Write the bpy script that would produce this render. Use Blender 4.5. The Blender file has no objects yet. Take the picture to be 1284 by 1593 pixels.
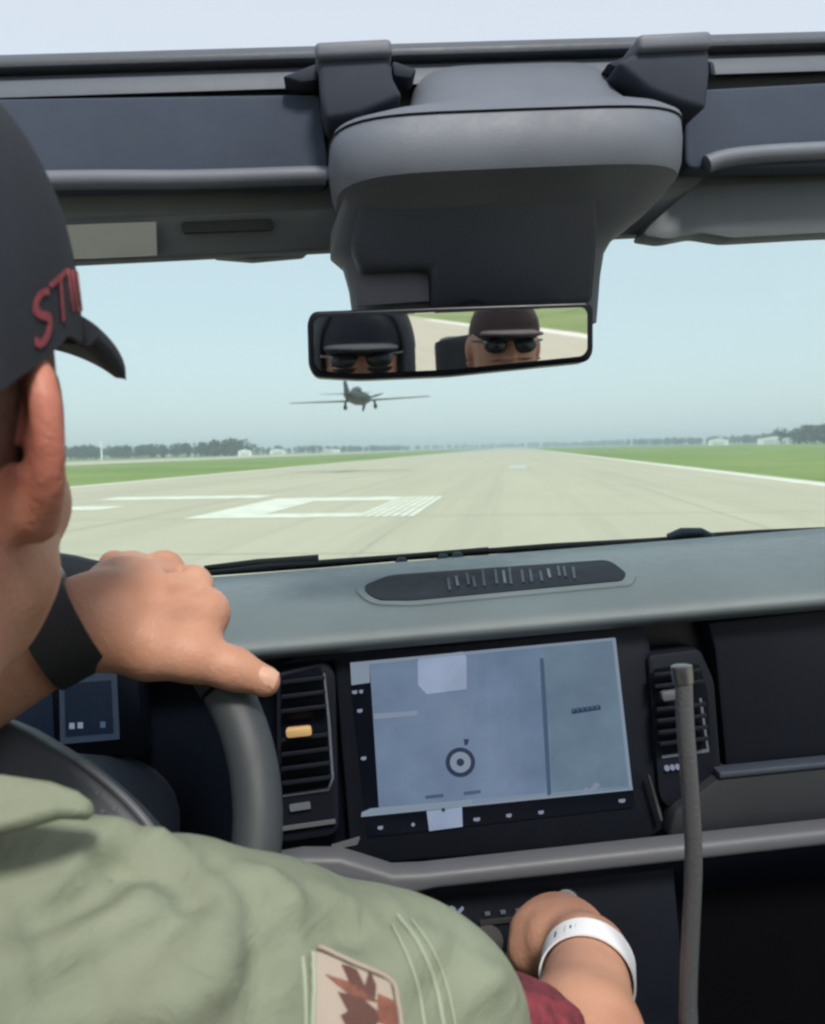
import bpy, bmesh, math, random
import numpy as np
from mathutils import Vector, Matrix
from mathutils.bvhtree import BVHTree

random.seed(7); np.random.seed(7)
S = bpy.context.scene
COL = S.collection
R = math.radians

# ------------------------------------------------------------------ camera
FPX, CU, CV = 1300.0, 642.0, 796.5            # focal length and centre in photo pixels
EYE = Vector((0, 0, 1.70))
pitch, roll = R(4.3), R(1.25)
fwd = Vector((0, math.cos(pitch), -math.sin(pitch)))
r0 = Vector((1, 0, 0)); u0 = r0.cross(fwd)
rgt = r0 * math.cos(roll) - u0 * math.sin(roll)
upv = u0 * math.cos(roll) + r0 * math.sin(roll)
cd = bpy.data.cameras.new('camera'); cam = bpy.data.objects.new('camera', cd); COL.objects.link(cam)
m = Matrix((rgt, upv, -fwd)).transposed().to_4x4(); m.translation = EYE
cam.matrix_world = m
cd.sensor_fit = 'VERTICAL'; cd.sensor_height = 36.0; cd.lens = FPX / 1593 * 36
cd.clip_start = 0.02; cd.clip_end = 20000
cd.dof.use_dof = True; cd.dof.focus_distance = 0.95; cd.dof.aperture_fstop = 11
S.camera = cam

# ------------------------------------------------------------------ world, sun, exposure
SUN_EL, SUN_AZ = R(50), R(163)                 # azimuth from +Y, positive to the right
w = bpy.data.worlds.new('World'); S.world = w; w.use_nodes = True
nt = w.node_tree; nt.nodes.clear()
sky = nt.nodes.new('ShaderNodeTexSky'); sky.sky_type = 'NISHITA'; sky.sun_disc = False
sky.sun_elevation = SUN_EL; sky.sun_rotation = SUN_AZ
sky.air_density = 1.0; sky.dust_density = 2.0; sky.ozone_density = 1.0
hz = nt.nodes.new('ShaderNodeMixRGB'); hz.blend_type = 'MIX'; hz.inputs[0].default_value = 0.62
hz.inputs[2].default_value = (8.7, 9.3, 9.9, 1)   # thin bright overcast veil over the clear sky
bg = nt.nodes.new('ShaderNodeBackground'); bg.inputs[1].default_value = 0.10
wo = nt.nodes.new('ShaderNodeOutputWorld')
nt.links.new(sky.outputs[0], hz.inputs[1]); nt.links.new(hz.outputs[0], bg.inputs[0]); nt.links.new(bg.outputs[0], wo.inputs[0])
sd = bpy.data.lights.new('sun', 'SUN'); sd.energy = 3.2; sd.angle = R(11); sd.color = (1.0, 0.95, 0.86)
sun = bpy.data.objects.new('sun', sd); COL.objects.link(sun)
sdir = Vector((math.sin(SUN_AZ) * math.cos(SUN_EL), math.cos(SUN_AZ) * math.cos(SUN_EL), math.sin(SUN_EL)))
sun.rotation_euler = sdir.to_track_quat('Z', 'Y').to_euler(); sun.location = (0, 0, 60)
vs = S.view_settings; vs.view_transform = 'Standard'; vs.look = 'None'; vs.gamma = 1; vs.exposure = 0.25; vs.use_curve_mapping = False
S.render.engine = 'CYCLES'
S.cycles.use_denoising = True; S.cycles.denoiser = 'OPENIMAGEDENOISE'
S.cycles.max_bounces = 8; S.cycles.transparent_max_bounces = 12; S.cycles.volume_bounces = 0
S.cycles.filter_width = 2.4
S.cycles.caustics_reflective = False; S.cycles.caustics_refractive = False

# ------------------------------------------------------------------ pixel <-> place helpers
def ray(u, v): return fwd + rgt * ((u - CU) / FPX) + upv * ((CV - v) / FPX)
def E(u, v, d): return EYE + ray(u, v) * d              # world point at depth d
def G(u, v, z=0.0):                                      # ground point
    r = ray(u, v); return EYE + r * ((z - EYE.z) / r.z)
CAR = Matrix.Rotation(R(5.0), 4, 'Z') @ Matrix.Rotation(R(-2.7), 4, 'Y')
CARI = CAR.inverted()
LE = CARI @ EYE                                          # eye in car frame
def P(u, v, Y):                                          # car-frame point on the cross plane Y metres ahead
    r = CARI.to_3x3() @ ray(u, v); return LE + r * (Y / r.y)
def Z(u, v, Y): return P(u, v, Y).z
def C(u, v, d): return CARI @ E(u, v, d)

# ------------------------------------------------------------------ materials
def lin(r, g, b):
    f = lambda c: (c / 255) / 12.92 if c / 255 <= 0.04045 else ((c / 255 + 0.055) / 1.055) ** 2.4
    return (f(r), f(g), f(b))
MATS = {}
def mat(name, col, rough=0.5, metal=0.0, var=0.12, vscale=8.0, bump=0.0, bscale=200.0, spec=0.5, sss=0.0, emit=None, estr=0.0, coord='Object', second=None, detail=4.0):
    m = bpy.data.materials.new(name); m.use_nodes = True; t = m.node_tree; N, L = t.nodes, t.links
    b = N['Principled BSDF']; b.inputs['Roughness'].default_value = rough; b.inputs['Metallic'].default_value = metal
    b.inputs['Specular IOR Level'].default_value = spec
    tc = N.new('ShaderNodeTexCoord')
    nz = N.new('ShaderNodeTexNoise'); nz.inputs['Scale'].default_value = vscale; nz.inputs['Detail'].default_value = detail; nz.inputs['Roughness'].default_value = 0.6
    L.new(tc.outputs[coord], nz.inputs['Vector'])
    cr = N.new('ShaderNodeValToRGB'); e = cr.color_ramp.elements
    c2 = second if second else tuple(min(1, c * (1 + var)) for c in col)
    c1 = tuple(c * (1 - var) for c in col)
    e[0].position, e[1].position = 0.3, 0.7
    e[0].color = (*c1, 1); e[1].color = (*c2, 1)
    L.new(nz.outputs['Fac'], cr.inputs['Fac']); L.new(cr.outputs['Color'], b.inputs['Base Color'])
    if rough > .1:
        n4 = N.new('ShaderNodeTexNoise'); n4.inputs['Scale'].default_value = vscale * 5; n4.inputs['Detail'].default_value = 7; n4.inputs['Roughness'].default_value = .7; n4.inputs['Distortion'].default_value = .6
        L.new(tc.outputs[coord], n4.inputs['Vector'])
        mr_ = N.new('ShaderNodeMapRange'); mr_.inputs['From Min'].default_value = .3; mr_.inputs['From Max'].default_value = .7
        mr_.inputs['To Min'].default_value = max(.05, rough - .06); mr_.inputs['To Max'].default_value = min(1, rough + .06)
        L.new(n4.outputs['Fac'], mr_.inputs['Value']); L.new(mr_.outputs[0], b.inputs['Roughness'])
    if bump > 0:
        n2 = N.new('ShaderNodeTexNoise'); n2.inputs['Scale'].default_value = bscale; n2.inputs['Detail'].default_value = 3
        L.new(tc.outputs[coord], n2.inputs['Vector'])
        bp = N.new('ShaderNodeBump'); bp.inputs['Strength'].default_value = bump; bp.inputs['Distance'].default_value = 0.002
        L.new(n2.outputs['Fac'], bp.inputs['Height']); L.new(bp.outputs['Normal'], b.inputs['Normal'])
    if sss > 0:
        b.inputs['Subsurface Weight'].default_value = sss; b.inputs['Subsurface Radius'].default_value = (0.012, 0.005, 0.003); b.inputs['Subsurface Scale'].default_value = 0.5
    if emit:
        b.inputs['Emission Color'].default_value = (*emit, 1); b.inputs['Emission Strength'].default_value = estr
    MATS[name] = m; return m

plastic = mat('black grained plastic', (0.006, 0.008, 0.014), 0.6, bump=0.25, bscale=900, spec=0.22)
plastic_mid = mat('charcoal plastic', (0.036, 0.046, 0.066), 0.55, bump=0.3, bscale=900)
plastic_grey = mat('grey moulded plastic', (0.105, 0.120, 0.150), 0.55, bump=0.2, bscale=900)
visor_cloth = mat('blue grey visor cloth', (0.036, 0.050, 0.080), 0.85, bump=0.4, bscale=1500)
frame_grey = mat('grey header trim', (0.110, 0.130, 0.145), 0.6, bump=0.2, bscale=700)
pad_mat = mat('soft grey dash pad', (0.110, 0.136, 0.146), 0.36, var=0.08, bump=0.35, bscale=1100)
bar_mat = mat('satin grey trim bar', (0.092, 0.096, 0.108), 0.55, metal=0.0, var=0.06)
gloss_black = mat('gloss black panel', (0.003, 0.0045, 0.009), 0.32, spec=0.25)
leather = mat('grey wheel leather', (0.036, 0.042, 0.048), 0.5, bump=0.2, bscale=1500)
rubber = mat('black rubber', (0.010, 0.010, 0.011), 0.6)
metal = mat('brushed dark metal', (0.20, 0.20, 0.21), 0.35, metal=0.9, var=0.1, vscale=60)
steel = mat('bright steel', (0.55, 0.55, 0.56), 0.3, metal=1.0)
amber = mat('amber tab', (0.55, 0.36, 0.16), 0.4)
sticker = mat('pale warning label', (0.46, 0.49, 0.46), 0.6)
sticker_dk = mat('dull mauve label', (0.075, 0.075, 0.095), 0.6)
paint = mat('vehicle paint', (0.03, 0.035, 0.04), 0.3)
mirror_m = mat('mirror silver', (0.78, 0.82, 0.82), 0.015, metal=1.0, var=0.01)
seat_m = mat('dark seat cloth', (0.030, 0.033, 0.038), 0.85, bump=0.4, bscale=900)

def glass_material():
    m = bpy.data.materials.new('tinted windscreen glass'); m.use_nodes = True; t = m.node_tree; N, L = t.nodes, t.links; N.clear()
    tr = N.new('ShaderNodeBsdfTransparent'); tr.inputs[0].default_value = (0.885, 0.952, 0.938, 1)
    gl = N.new('ShaderNodeBsdfGlossy'); gl.inputs['Roughness'].default_value = 0.02
    fr = N.new('ShaderNodeFresnel'); fr.inputs['IOR'].default_value = 1.25
    mx = N.new('ShaderNodeMixShader'); o = N.new('ShaderNodeOutputMaterial')
    ge = N.new('ShaderNodeNewGeometry'); iv = N.new('ShaderNodeMath'); iv.operation = 'SUBTRACT'; iv.inputs[0].default_value = 1.0; L.new(ge.outputs['Backfacing'], iv.inputs[1])
    mu = N.new('ShaderNodeMath'); mu.operation = 'MULTIPLY'; L.new(fr.outputs[0], mu.inputs[0]); L.new(iv.outputs[0], mu.inputs[1])
    L.new(mu.outputs[0], mx.inputs[0]); L.new(tr.outputs[0], mx.inputs[1]); L.new(gl.outputs[0], mx.inputs[2]); L.new(mx.outputs[0], o.inputs[0])
    return m
glass = glass_material()

# ------------------------------------------------------------------ mesh helpers
def finish(me, angle):
    if angle is None: return
    for p in me.polygons: p.use_smooth = True
    if angle < 180:
        bm = bmesh.new(); bm.from_mesh(me)
        for e in bm.edges:
            e.smooth = not (len(e.link_faces) == 2 and e.calc_face_angle(0) > R(angle))
        bm.to_mesh(me); bm.free()
def obj(name, verts, faces, mt, parent=None, smooth=None, bevel=None, seg=2, loc=None):
    me = bpy.data.meshes.new(name)
    me.from_pydata([tuple(v) for v in verts], [], faces)
    bm = bmesh.new(); bm.from_mesh(me)
    bmesh.ops.recalc_face_normals(bm, faces=bm.faces)
    if bevel:
        ed = [e for e in bm.edges if len(e.link_faces) == 2 and e.calc_face_angle(0) > R(28)]
        bmesh.ops.bevel(bm, geom=ed, offset=bevel, segments=seg, affect='EDGES', profile=0.5, clamp_overlap=True)
    bm.to_mesh(me); bm.free()
    finish(me, smooth if smooth is not None else (40 if bevel else None))
    me.materials.append(mt)
    o = bpy.data.objects.new(name, me); COL.objects.link(o)
    if parent is not None: o.parent = parent
    if loc is not None: o.location = loc
    return o
def empty(name, loc=(0, 0, 0)):
    o = bpy.data.objects.new(name, None); COL.objects.link(o); o.location = loc; o.empty_display_size = 0.2; return o
def tag(o, label, cat=None, group=None, kind=None):
    if label: o['label'] = label
    if cat: o['category'] = cat
    if group: o['group'] = group
    if kind: o['kind'] = kind
    return o
def boxgeo(c, s):
    x, y, z = c; a, b, d = s[0] / 2, s[1] / 2, s[2] / 2
    v = [(x + i * a, y + j * b, z + k * d) for i in (-1, 1) for j in (-1, 1) for k in (-1, 1)]
    f = [(0, 1, 3, 2), (4, 6, 7, 5), (0, 4, 5, 1), (2, 3, 7, 6), (0, 2, 6, 4), (1, 5, 7, 3)]
    return v, f
def box(name, c, s, mt, parent=None, bevel=0.004, seg=2):
    v, f = boxgeo(c, s); return obj(name, v, f, mt, parent, bevel=bevel, seg=seg)
def prism(name, pts, off, mt, parent=None, bevel=None, seg=2):
    n = len(pts); v = [Vector(p) for p in pts] + [Vector(p) + Vector(off) for p in pts]
    f = [tuple(range(n)), tuple(range(2 * n - 1, n - 1, -1))] + [(i, i + n, (i + 1) % n + n, (i + 1) % n) for i in range(n)]
    return obj(name, v, f, mt, parent, bevel=bevel, seg=seg)
def roundpoly(pts, r, n=4):
    out = []; k = len(pts)
    for i in range(k):
        p = Vector(pts[i]); a = Vector(pts[i - 1]); b = Vector(pts[(i + 1) % k])
        da, db = (a - p), (b - p); rr = min(r, da.length * .48, db.length * .48)
        pa, pb = p + da.normalized() * rr, p + db.normalized() * rr
        for j in range(n + 1):
            t = j / n; out.append(((1 - t) ** 2) * pa + 2 * t * (1 - t) * p + t * t * pb)
    return out
def slab(name, pix, Y, th, mt, parent=None, bevel=None, rnd=0, seg=2, Yb=None):
    """panel on the cross plane Y metres ahead of the eye; outline read in the photograph, thickness th"""
    if rnd: pix = roundpoly([Vector(p) for p in pix], rnd)
    Ys = Y if callable(Y) else (lambda u, v: Y)
    return prism(name, [P(p[0], p[1], Ys(p[0], p[1])) for p in pix], (0, th, 0), mt, parent, bevel, seg)
def loft(name, rings, mt, parent=None, smooth=40, cap=True, closed=True, bevel=None):
    n = len(rings[0]); v = [p for r_ in rings for p in r_]; f = []
    for i in range(len(rings) - 1):
        for j in range(n if closed else n - 1):
            a, b = i * n + j, i * n + (j + 1) % n
            f.append((a, b, b + n, a + n))
    if cap:
        f.append(tuple(range(n - 1, -1, -1))); f.append(tuple(range((len(rings) - 1) * n, len(rings) * n)))
    return obj(name, v, f, mt, parent, smooth=smooth, bevel=bevel)
def tube(name, path, rad, mt, parent=None, n=12, smooth=50):
    path = [Vector(p) for p in path]; k = len(path)
    rad = rad if isinstance(rad, (list, tuple)) else [rad] * k
    rings = []; ref = None
    for i, p in enumerate(path):
        t = (path[min(i + 1, k - 1)] - path[max(i - 1, 0)]).normalized()
        if ref is None:
            ref = t.orthogonal().normalized()
        ref = (ref - t * ref.dot(t)).normalized(); b = t.cross(ref)
        rings.append([p + (ref * math.cos(2 * math.pi * j / n) + b * math.sin(2 * math.pi * j / n)) * rad[i] for j in range(n)])
    return loft(name, rings, mt, parent, smooth)
def catmull(pts, m=6):
    pts = [Vector(p) for p in pts]; out = []
    for i in range(len(pts) - 1):
        p0, p1, p2, p3 = pts[max(i - 1, 0)], pts[i], pts[i + 1], pts[min(i + 2, len(pts) - 1)]
        for j in range(m):
            t = j / m
            out.append(0.5 * ((2 * p1) + (p2 - p0) * t + (2 * p0 - 5 * p1 + 4 * p2 - p3) * t * t + (3 * p1 - p0 - 3 * p2 + p3) * t ** 3))
    out.append(pts[-1]); return out
def profile_x(name, prof, x0, x1, mt, parent=None, smooth=45, nx=1, bevel=None):
    rings = []
    for i in range(nx + 1):
        x = x0 + (x1 - x0) * i / nx
        rings.append([Vector((x, y, z)) for y, z in prof])
    return loft(name, rings, mt, parent, smooth, bevel=bevel)
def textmesh(body, size, mt, name, parent=None, ext=0.0004):
    cu = bpy.data.curves.new('t', 'FONT'); cu.body = body; cu.size = size; cu.extrude = ext; cu.align_x = 'LEFT'
    o = bpy.data.objects.new('t', cu); COL.objects.link(o)
    dg = bpy.context.evaluated_depsgraph_get(); me = bpy.data.meshes.new_from_object(o.evaluated_get(dg))
    bpy.data.objects.remove(o); me.name = name; me.materials.clear(); me.materials.append(mt)
    return me

# ================================================================== THE SETTING
def ground_mats():
    def base(name):
        m = bpy.data.materials.new(name); m.use_nodes = True; return m, m.node_tree.nodes, m.node_tree.links
    # grass
    m, N, L = base('mown grass'); b = N['Principled BSDF']; b.inputs['Roughness'].default_value = 0.9; b.inputs['Specular IOR Level'].default_value = 0.1
    tc = N.new('ShaderNodeTexCoord')
    n1 = N.new('ShaderNodeTexNoise'); n1.inputs['Scale'].default_value = 0.05; n1.inputs['Detail'].default_value = 8; L.new(tc.outputs['Object'], n1.inputs['Vector'])
    n2 = N.new('ShaderNodeTexNoise'); n2.inputs['Scale'].default_value = 1.3; n2.inputs['Detail'].default_value = 6; L.new(tc.outputs['Object'], n2.inputs['Vector'])
    mx = N.new('ShaderNodeMixRGB'); mx.inputs[0].default_value = 0.4; L.new(n1.outputs['Fac'], mx.inputs[1]); L.new(n2.outputs['Fac'], mx.inputs[2])
    cr = N.new('ShaderNodeValToRGB'); e = cr.color_ramp.elements; e[0].position, e[1].position = 0.36, 0.64
    e[0].color = (0.125, 0.190, 0.058, 1); e[1].color = (0.265, 0.300, 0.125, 1); e.new(0.5).color = (0.195, 0.260, 0.085, 1)
    L.new(mx.outputs[0], cr.inputs[0]); L.new(cr.outputs[0], b.inputs['Base Color'])
    bp = N.new('ShaderNodeBump'); bp.inputs['Strength'].default_value = 0.6; bp.inputs['Distance'].default_value = 0.05; L.new(n2.outputs['Fac'], bp.inputs['Height']); L.new(bp.outputs[0], b.inputs['Normal'])
    gm = m
    # concrete
    m, N, L = base('weathered pale concrete'); b = N['Principled BSDF']; b.inputs['Roughness'].default_value = 0.85; b.inputs['Specular IOR Level'].default_value = 0.2
    tc = N.new('ShaderNodeTexCoord')
    n1 = N.new('ShaderNodeTexNoise'); n1.inputs['Scale'].default_value = 0.22; n1.inputs['Detail'].default_value = 9; n1.inputs['Roughness'].default_value = 0.65
    mp = N.new('ShaderNodeMapping'); mp.inputs['Scale'].default_value = (1.0, 0.16, 1.0)
    L.new(tc.outputs['Object'], mp.inputs[0]); L.new(mp.outputs[0], n1.inputs['Vector'])
    n2 = N.new('ShaderNodeTexNoise'); n2.inputs['Scale'].default_value = 14; n2.inputs['Detail'].default_value = 6; L.new(tc.outputs['Object'], n2.inputs['Vector'])
    mx = N.new('ShaderNodeMixRGB'); mx.inputs[0].default_value = 0.35; L.new(n1.outputs['Fac'], mx.inputs[1]); L.new(n2.outputs['Fac'], mx.inputs[2])
    cr = N.new('ShaderNodeValToRGB'); e = cr.color_ramp.elements; e[0].position, e[1].position = 0.3, 0.7
    e[0].color = (0.425, 0.385, 0.295, 1); e[1].color = (0.515, 0.470, 0.368, 1)
    L.new(mx.outputs[0], cr.inputs[0])
    # tyre rubber laid down in long streaks and scattered stains
    mp2 = N.new('ShaderNodeMapping'); mp2.inputs['Scale'].default_value = (.9, .012, 1.0); L.new(tc.outputs['Object'], mp2.inputs[0])
    n3 = N.new('ShaderNodeTexNoise'); n3.inputs['Scale'].default_value = 1.0; n3.inputs['Detail'].default_value = 6; n3.inputs['Roughness'].default_value = .7; L.new(mp2.outputs[0], n3.inputs['Vector'])
    c3 = N.new('ShaderNodeValToRGB'); c3.color_ramp.elements[0].position, c3.color_ramp.elements[1].position = .50, .74
    c3.color_ramp.elements[0].color = (0, 0, 0, 1); c3.color_ramp.elements[1].color = (.33, .33, .33, 1); L.new(n3.outputs['Fac'], c3.inputs[0])
    m3 = N.new('ShaderNodeMixRGB'); m3.inputs[2].default_value = (.23, .22, .185, 1); L.new(c3.outputs[0], m3.inputs[0]); L.new(cr.outputs[0], m3.inputs[1])
    L.new(m3.outputs[0], b.inputs['Base Color'])
    return gm, m
grass_m, conc_m = ground_mats()
white_paint = mat('worn white runway paint', (0.64, 0.63, 0.54), 0.8, var=0.12, vscale=1.2, second=(0.78, 0.77, 0.67))
tar_m = mat('dark joint sealant', (0.385, 0.368, 0.29), 0.9, vscale=2)

RWB = math.atan((803 - CU) / FPX)                      # bearing of the runway to the right of straight ahead
RWM = Matrix.Rotation(-RWB, 4, 'Z'); RWI = RWM.inverted()
def rw(u, v): p = RWI @ G(u, v); return p.x, p.y

grid = []
gv = [(-3500, -3500, 0), (3500, -3500, 0), (3500, 3500, 0), (-3500, 3500, 0)]
ground = obj('grass_ground', gv, [(0, 1, 2, 3)], grass_m); tag(ground, 'flat green mown airfield grass on both sides of the runway', None, None, 'structure')
xr = rw(1284, 750)[0]; xl = rw(110, 757)[0]
print('runway lateral', xl, xr, 'marking', rw(280, 808), rw(640, 808), rw(690, 772), rw(450, 771))
def sheet(name, x0, x1, y0, y1, z, mt, label, par=None):
    c = Vector(((x0 + x1) / 2, (y0 + y1) / 2, 0))
    hx, hy = (x1 - x0) / 2, (y1 - y0) / 2
    o = obj(name, [(c.x - hx, c.y - hy, z), (c.x + hx, c.y - hy, z), (c.x + hx, c.y + hy, z), (c.x - hx, c.y + hy, z)], [(0, 1, 2, 3)], mt, par)
    return o
runway = sheet('runway', xl, xr, -300, 2600, 0.004, conc_m, None)
runway.matrix_world = RWM; tag(runway, 'wide pale concrete runway running to the horizon', None, None, 'structure')
apron = sheet('apron', xl - 120, xl - 60, 60, 900, 0.004, conc_m, None)
apron.matrix_world = RWM; tag(apron, 'pale taxiway strip beyond the left grass', None, None, 'structure')
# slab joints and markings (children of the runway, its own frame)
for i, x in enumerate(np.arange(xl + 7.5, xr - 3, 7.5)):
    sheet('expansion_joint', x - .02, x + .02, -40, 260, 0.008, tar_m, None, runway)
for y in np.arange(6, 120, 7.5):
    sheet('expansion_joint', xl + .6, xr - .6, y - .02, y + .02, 0.0085, tar_m, None, runway)
Zp = 0.013
sheet('edge_line', xr - 1.3, xr - .35, -60, 1800, Zp, white_paint, None, runway)
sheet('edge_line', xl + .35, xl + 1.2, -60, 1800, Zp, white_paint, None, runway)
mx0, my0 = rw(285, 808); mx1, _ = rw(640, 808); _, my1 = rw(690, 772)
a, b = mx0, mx1; wd = b - a
sheet('painted_marking', a, a + wd * .30, my0, my1, Zp, white_paint, None, runway)
sheet('painted_marking', a + wd * .30, b - wd * .26, my0, my0 + 1.3, Zp, white_paint, None, runway)
sheet('painted_marking', a + wd * .30, b - wd * .26, my1 - 2.0, my1, Zp, white_paint, None, runway)
for k in range(7):
    x = b - wd * .26 + wd * .26 * k / 7
    sheet('painted_marking', x + .02, x + wd * .26 / 7 - .05, my0, my1, Zp, white_paint, None, runway)
lx, ly = rw(170, 776)
sheet('painted_marking', lx, lx + 6.5, ly - 1.2, ly + .8, Zp, white_paint, None, runway)
lx, ly = rw(110, 792)
sheet('painted_marking', lx - 2, lx + 1.4, ly - .8, ly + 1.0, Zp, white_paint, None, runway)
for (uu, vv) in ((806, 726),):
    cx, cy = rw(uu, vv)
    sheet('centre_dash', cx - .7, cx + .7, cy - 6, cy + 6, Zp, sticker, None, runway)

# distant woods: leaf-sized faces gathered in crowns, trunks below, one mass each
leaf_m = mat('distant foliage', (0.035, 0.060, 0.034), 0.9, var=0.45, vscale=0.15, spec=0.1)
bark_m = mat('grey brown bark', (0.06, 0.05, 0.04), 0.9)
def wood(label, pts, h, dens, spread, cell=0.8, name='distant_wood'):
    """pts = list of world xy; crowns scattered along the polyline"""
    V, F = [], []
    rs = np.random.RandomState(int(abs(pts[0][0])) + 3)
    for (x0, y0), (x1, y1) in zip(pts[:-1], pts[1:]):
        L = math.hypot(x1 - x0, y1 - y0); n = max(2, int(L * dens))
        for i in range(n):
            t = rs.rand(); cx = x0 + (x1 - x0) * t + rs.randn() * spread; cy = y0 + (y1 - y0) * t + rs.randn() * spread
            hh = h * (0.72 + 0.42 * rs.rand()); rr = hh * (0.28 + .14 * rs.rand())
            # trunk
            b0 = len(V); tr = .03 * hh
            V += [(cx - tr, cy, 0), (cx + tr, cy, 0), (cx, cy + tr, 0), (cx, cy, hh * .8)]
            F += [(b0, b0 + 1, b0 + 3), (b0 + 1, b0 + 2, b0 + 3), (b0 + 2, b0, b0 + 3)]
            k = 60
            d = rs.randn(k, 3); d /= np.linalg.norm(d, axis=1)[:, None]; q = rs.rand(k) ** .45
            c = np.c_[cx + d[:, 0] * q * rr, cy + d[:, 1] * q * rr, hh * .56 + d[:, 2] * q * hh * .46]
            c[:, 2] = np.maximum(c[:, 2], 0.6)
            for p in c:
                a1 = rs.randn(3); a1 /= np.linalg.norm(a1); b1 = np.cross(a1, rs.randn(3)); b1 /= np.linalg.norm(b1)
                s = cell * (0.7 + .8 * rs.rand()) * hh / 10; b0 = len(V)
                V += [tuple(p - a1 * s - b1 * s * .6), tuple(p + a1 * s - b1 * s * .5), tuple(p + a1 * s * .8 + b1 * s * .6), tuple(p - a1 * s * .7 + b1 * s * .7)]
                F.append((b0, b0 + 1, b0 + 2, b0 + 3))
    me = bpy.data.meshes.new(name); me.from_pydata(V, [], F); me.materials.append(leaf_m)
    o = bpy.data.objects.new(name, me); COL.objects.link(o); tag(o, label, 'trees', None, 'stuff'); return o
def bearing(u, dist):   # ground xy at a given distance in the direction of pixel column u
    r = ray(u, 700); t = dist / math.hypot(r.x, r.y); return (EYE.x + r.x * t, EYE.y + r.y * t)
wood('dark green wood on the left horizon behind the pale taxiway', [bearing(-260, 560), bearing(100, 520), bearing(250, 500), bearing(318, 500)], 7.4, 1.3, 11)
wood('small dark clump of trees at the right end of the left wood', [bearing(324, 470), bearing(374, 470)], 8.6, 2.2, 5)
wood('low thin trees on the left horizon beside the pale sheds', [bearing(388, 640), bearing(520, 800), bearing(640, 1100)], 6.5, .3, 9)
wood('faint far tree line at the runway end', [bearing(560, 1700), bearing(760, 1800), bearing(900, 1600), bearing(1010, 1300)], 9.0, .3, 20, 1.2)
wood('low tree line beyond the right grass', [bearing(1000, 1000), bearing(1180, 800), bearing(1245, 640)], 7.5, .5, 10)
wood('dark tree clump at the right edge of the horizon', [bearing(1246, 480), bearing(1300, 450), bearing(1420, 460)], 9.5, 1.2, 8)

# ================================================================== THINGS ON THE AIRFIELD
white_m = mat('white painted sheet', (0.72, 0.73, 0.72), 0.5, var=0.05)
roof_m = mat('dark roof sheet', (0.12, 0.13, 0.13), 0.6)
win_m = mat('dark window', (0.03, 0.035, 0.04), 0.15)
pole_m = mat('white pole paint', (0.75, 0.76, 0.75), 0.5)
def hangar(u, dist, wdt, hgt, dep, label):
    x, y = bearing(u, dist); e = empty('hangar', (x, y, 0)); tag(e, label, 'hangar', 'pale buildings on the horizon')
    e.rotation_euler.z = -math.atan2(x, y)
    box('wall', (0, dep / 2, hgt * .36), (wdt, dep, hgt * .72), white_m, e, bevel=None)
    prof = [(-wdt * .53, hgt * .70), (0, hgt), (wdt * .53, hgt * .70), (wdt * .53, hgt * .74), (0, hgt * 1.04), (-wdt * .53, hgt * .74)]
    prism('roof', [Vector((a, -.3, b)) for a, b in prof], (0, dep + .6, 0), roof_m if dep > 17 else white_m, e)
    prism('gable', [Vector((-wdt * .5, -.02, hgt * .715)), Vector((0, -.02, hgt * .995)), Vector((wdt * .5, -.02, hgt * .715))], (0, dep, 0), white_m, e)
    for s in (-1, 1):
        box('door', (s * wdt * .16, -.05, hgt * .28), (wdt * .3, .1, hgt * .55), sticker, e, bevel=None)
hangar(381, 455, 7.0, 3.6, 12, 'pale little shed right beside the small tree clump on the left')
hangar(432, 620, 11, 4.2, 14, 'pale shed, second from the small tree clump on the left horizon')
hangar(500, 760, 34, 4.2, 16, 'long pale shed on the left horizon, widest of the three there')
hangar(1118, 520, 11.0, 4.2, 14, 'pale shed left of centre on the right-hand horizon')
hangar(1206, 470, 17, 4.6, 18, 'broad pale hangar with a dark roof near the right tree clump')
px, py = bearing(158, 330)
e = empty('light_pole', (px, py, 0)); tag(e, 'thin white pole in front of the left wood', 'pole')
tube('pole', [(0, 0, 0), (0, 0, 4), (0, 0, 6.6)], [.35, .28, .22], pole_m, e, 10)
box('lamp_head', (0, 0, 6.8), (1.1, .6, .4), pole_m, e, bevel=.05)
box('base_plinth', (0, 0, .2), (1.2, 1.2, .4), sticker, e, bevel=.04)

# the low-flying aircraft ahead, seen from behind
air_m = mat('olive grey aircraft paint', (0.040, 0.047, 0.046), 0.6, var=0.2, vscale=1.5)
air_l = mat('pale aircraft paint', (0.30, 0.32, 0.31), 0.5)
can_m = mat('canopy glazing', (0.04, 0.05, 0.055), 0.08)
ac_pos = E(556, 619, 64)
ac = empty('airplane', ac_pos); tag(ac, 'dark low-wing propeller airplane flying low above the runway', 'airplane')
ac.rotation_euler = (R(3), R(-1.0), -RWB - R(3)); ac.scale = (1, .72, .66)
def ring(y, rx, rz, cz=0, n=16, p=2.0, cx=0):
    return [Vector((cx + rx * math.copysign(abs(math.cos(t)) ** (2 / p), math.cos(t)), y, cz + rz * math.copysign(abs(math.sin(t)) ** (2 / p), math.sin(t)))) for t in [2 * math.pi * i / n for i in range(n)]]
loft('fuselage', [ring(-5.2, .10, .18, .35), ring(-4.2, .26, .42, .25), ring(-2.4, .48, .66, .1), ring(0, .62, .85, 0), ring(1.8, .66, .80, -.05), ring(3.0, .62, .68, -.08), ring(3.6, .45, .48, -.08), ring(3.95, .12, .14, -.08)], air_m, ac)
loft('canopy', [ring(-1.6, .08, .06, .66), ring(-.9, .34, .38, .80), ring(.2, .38, .48, .88), ring(1.1, .22, .2, .8)], can_m, ac)
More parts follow.
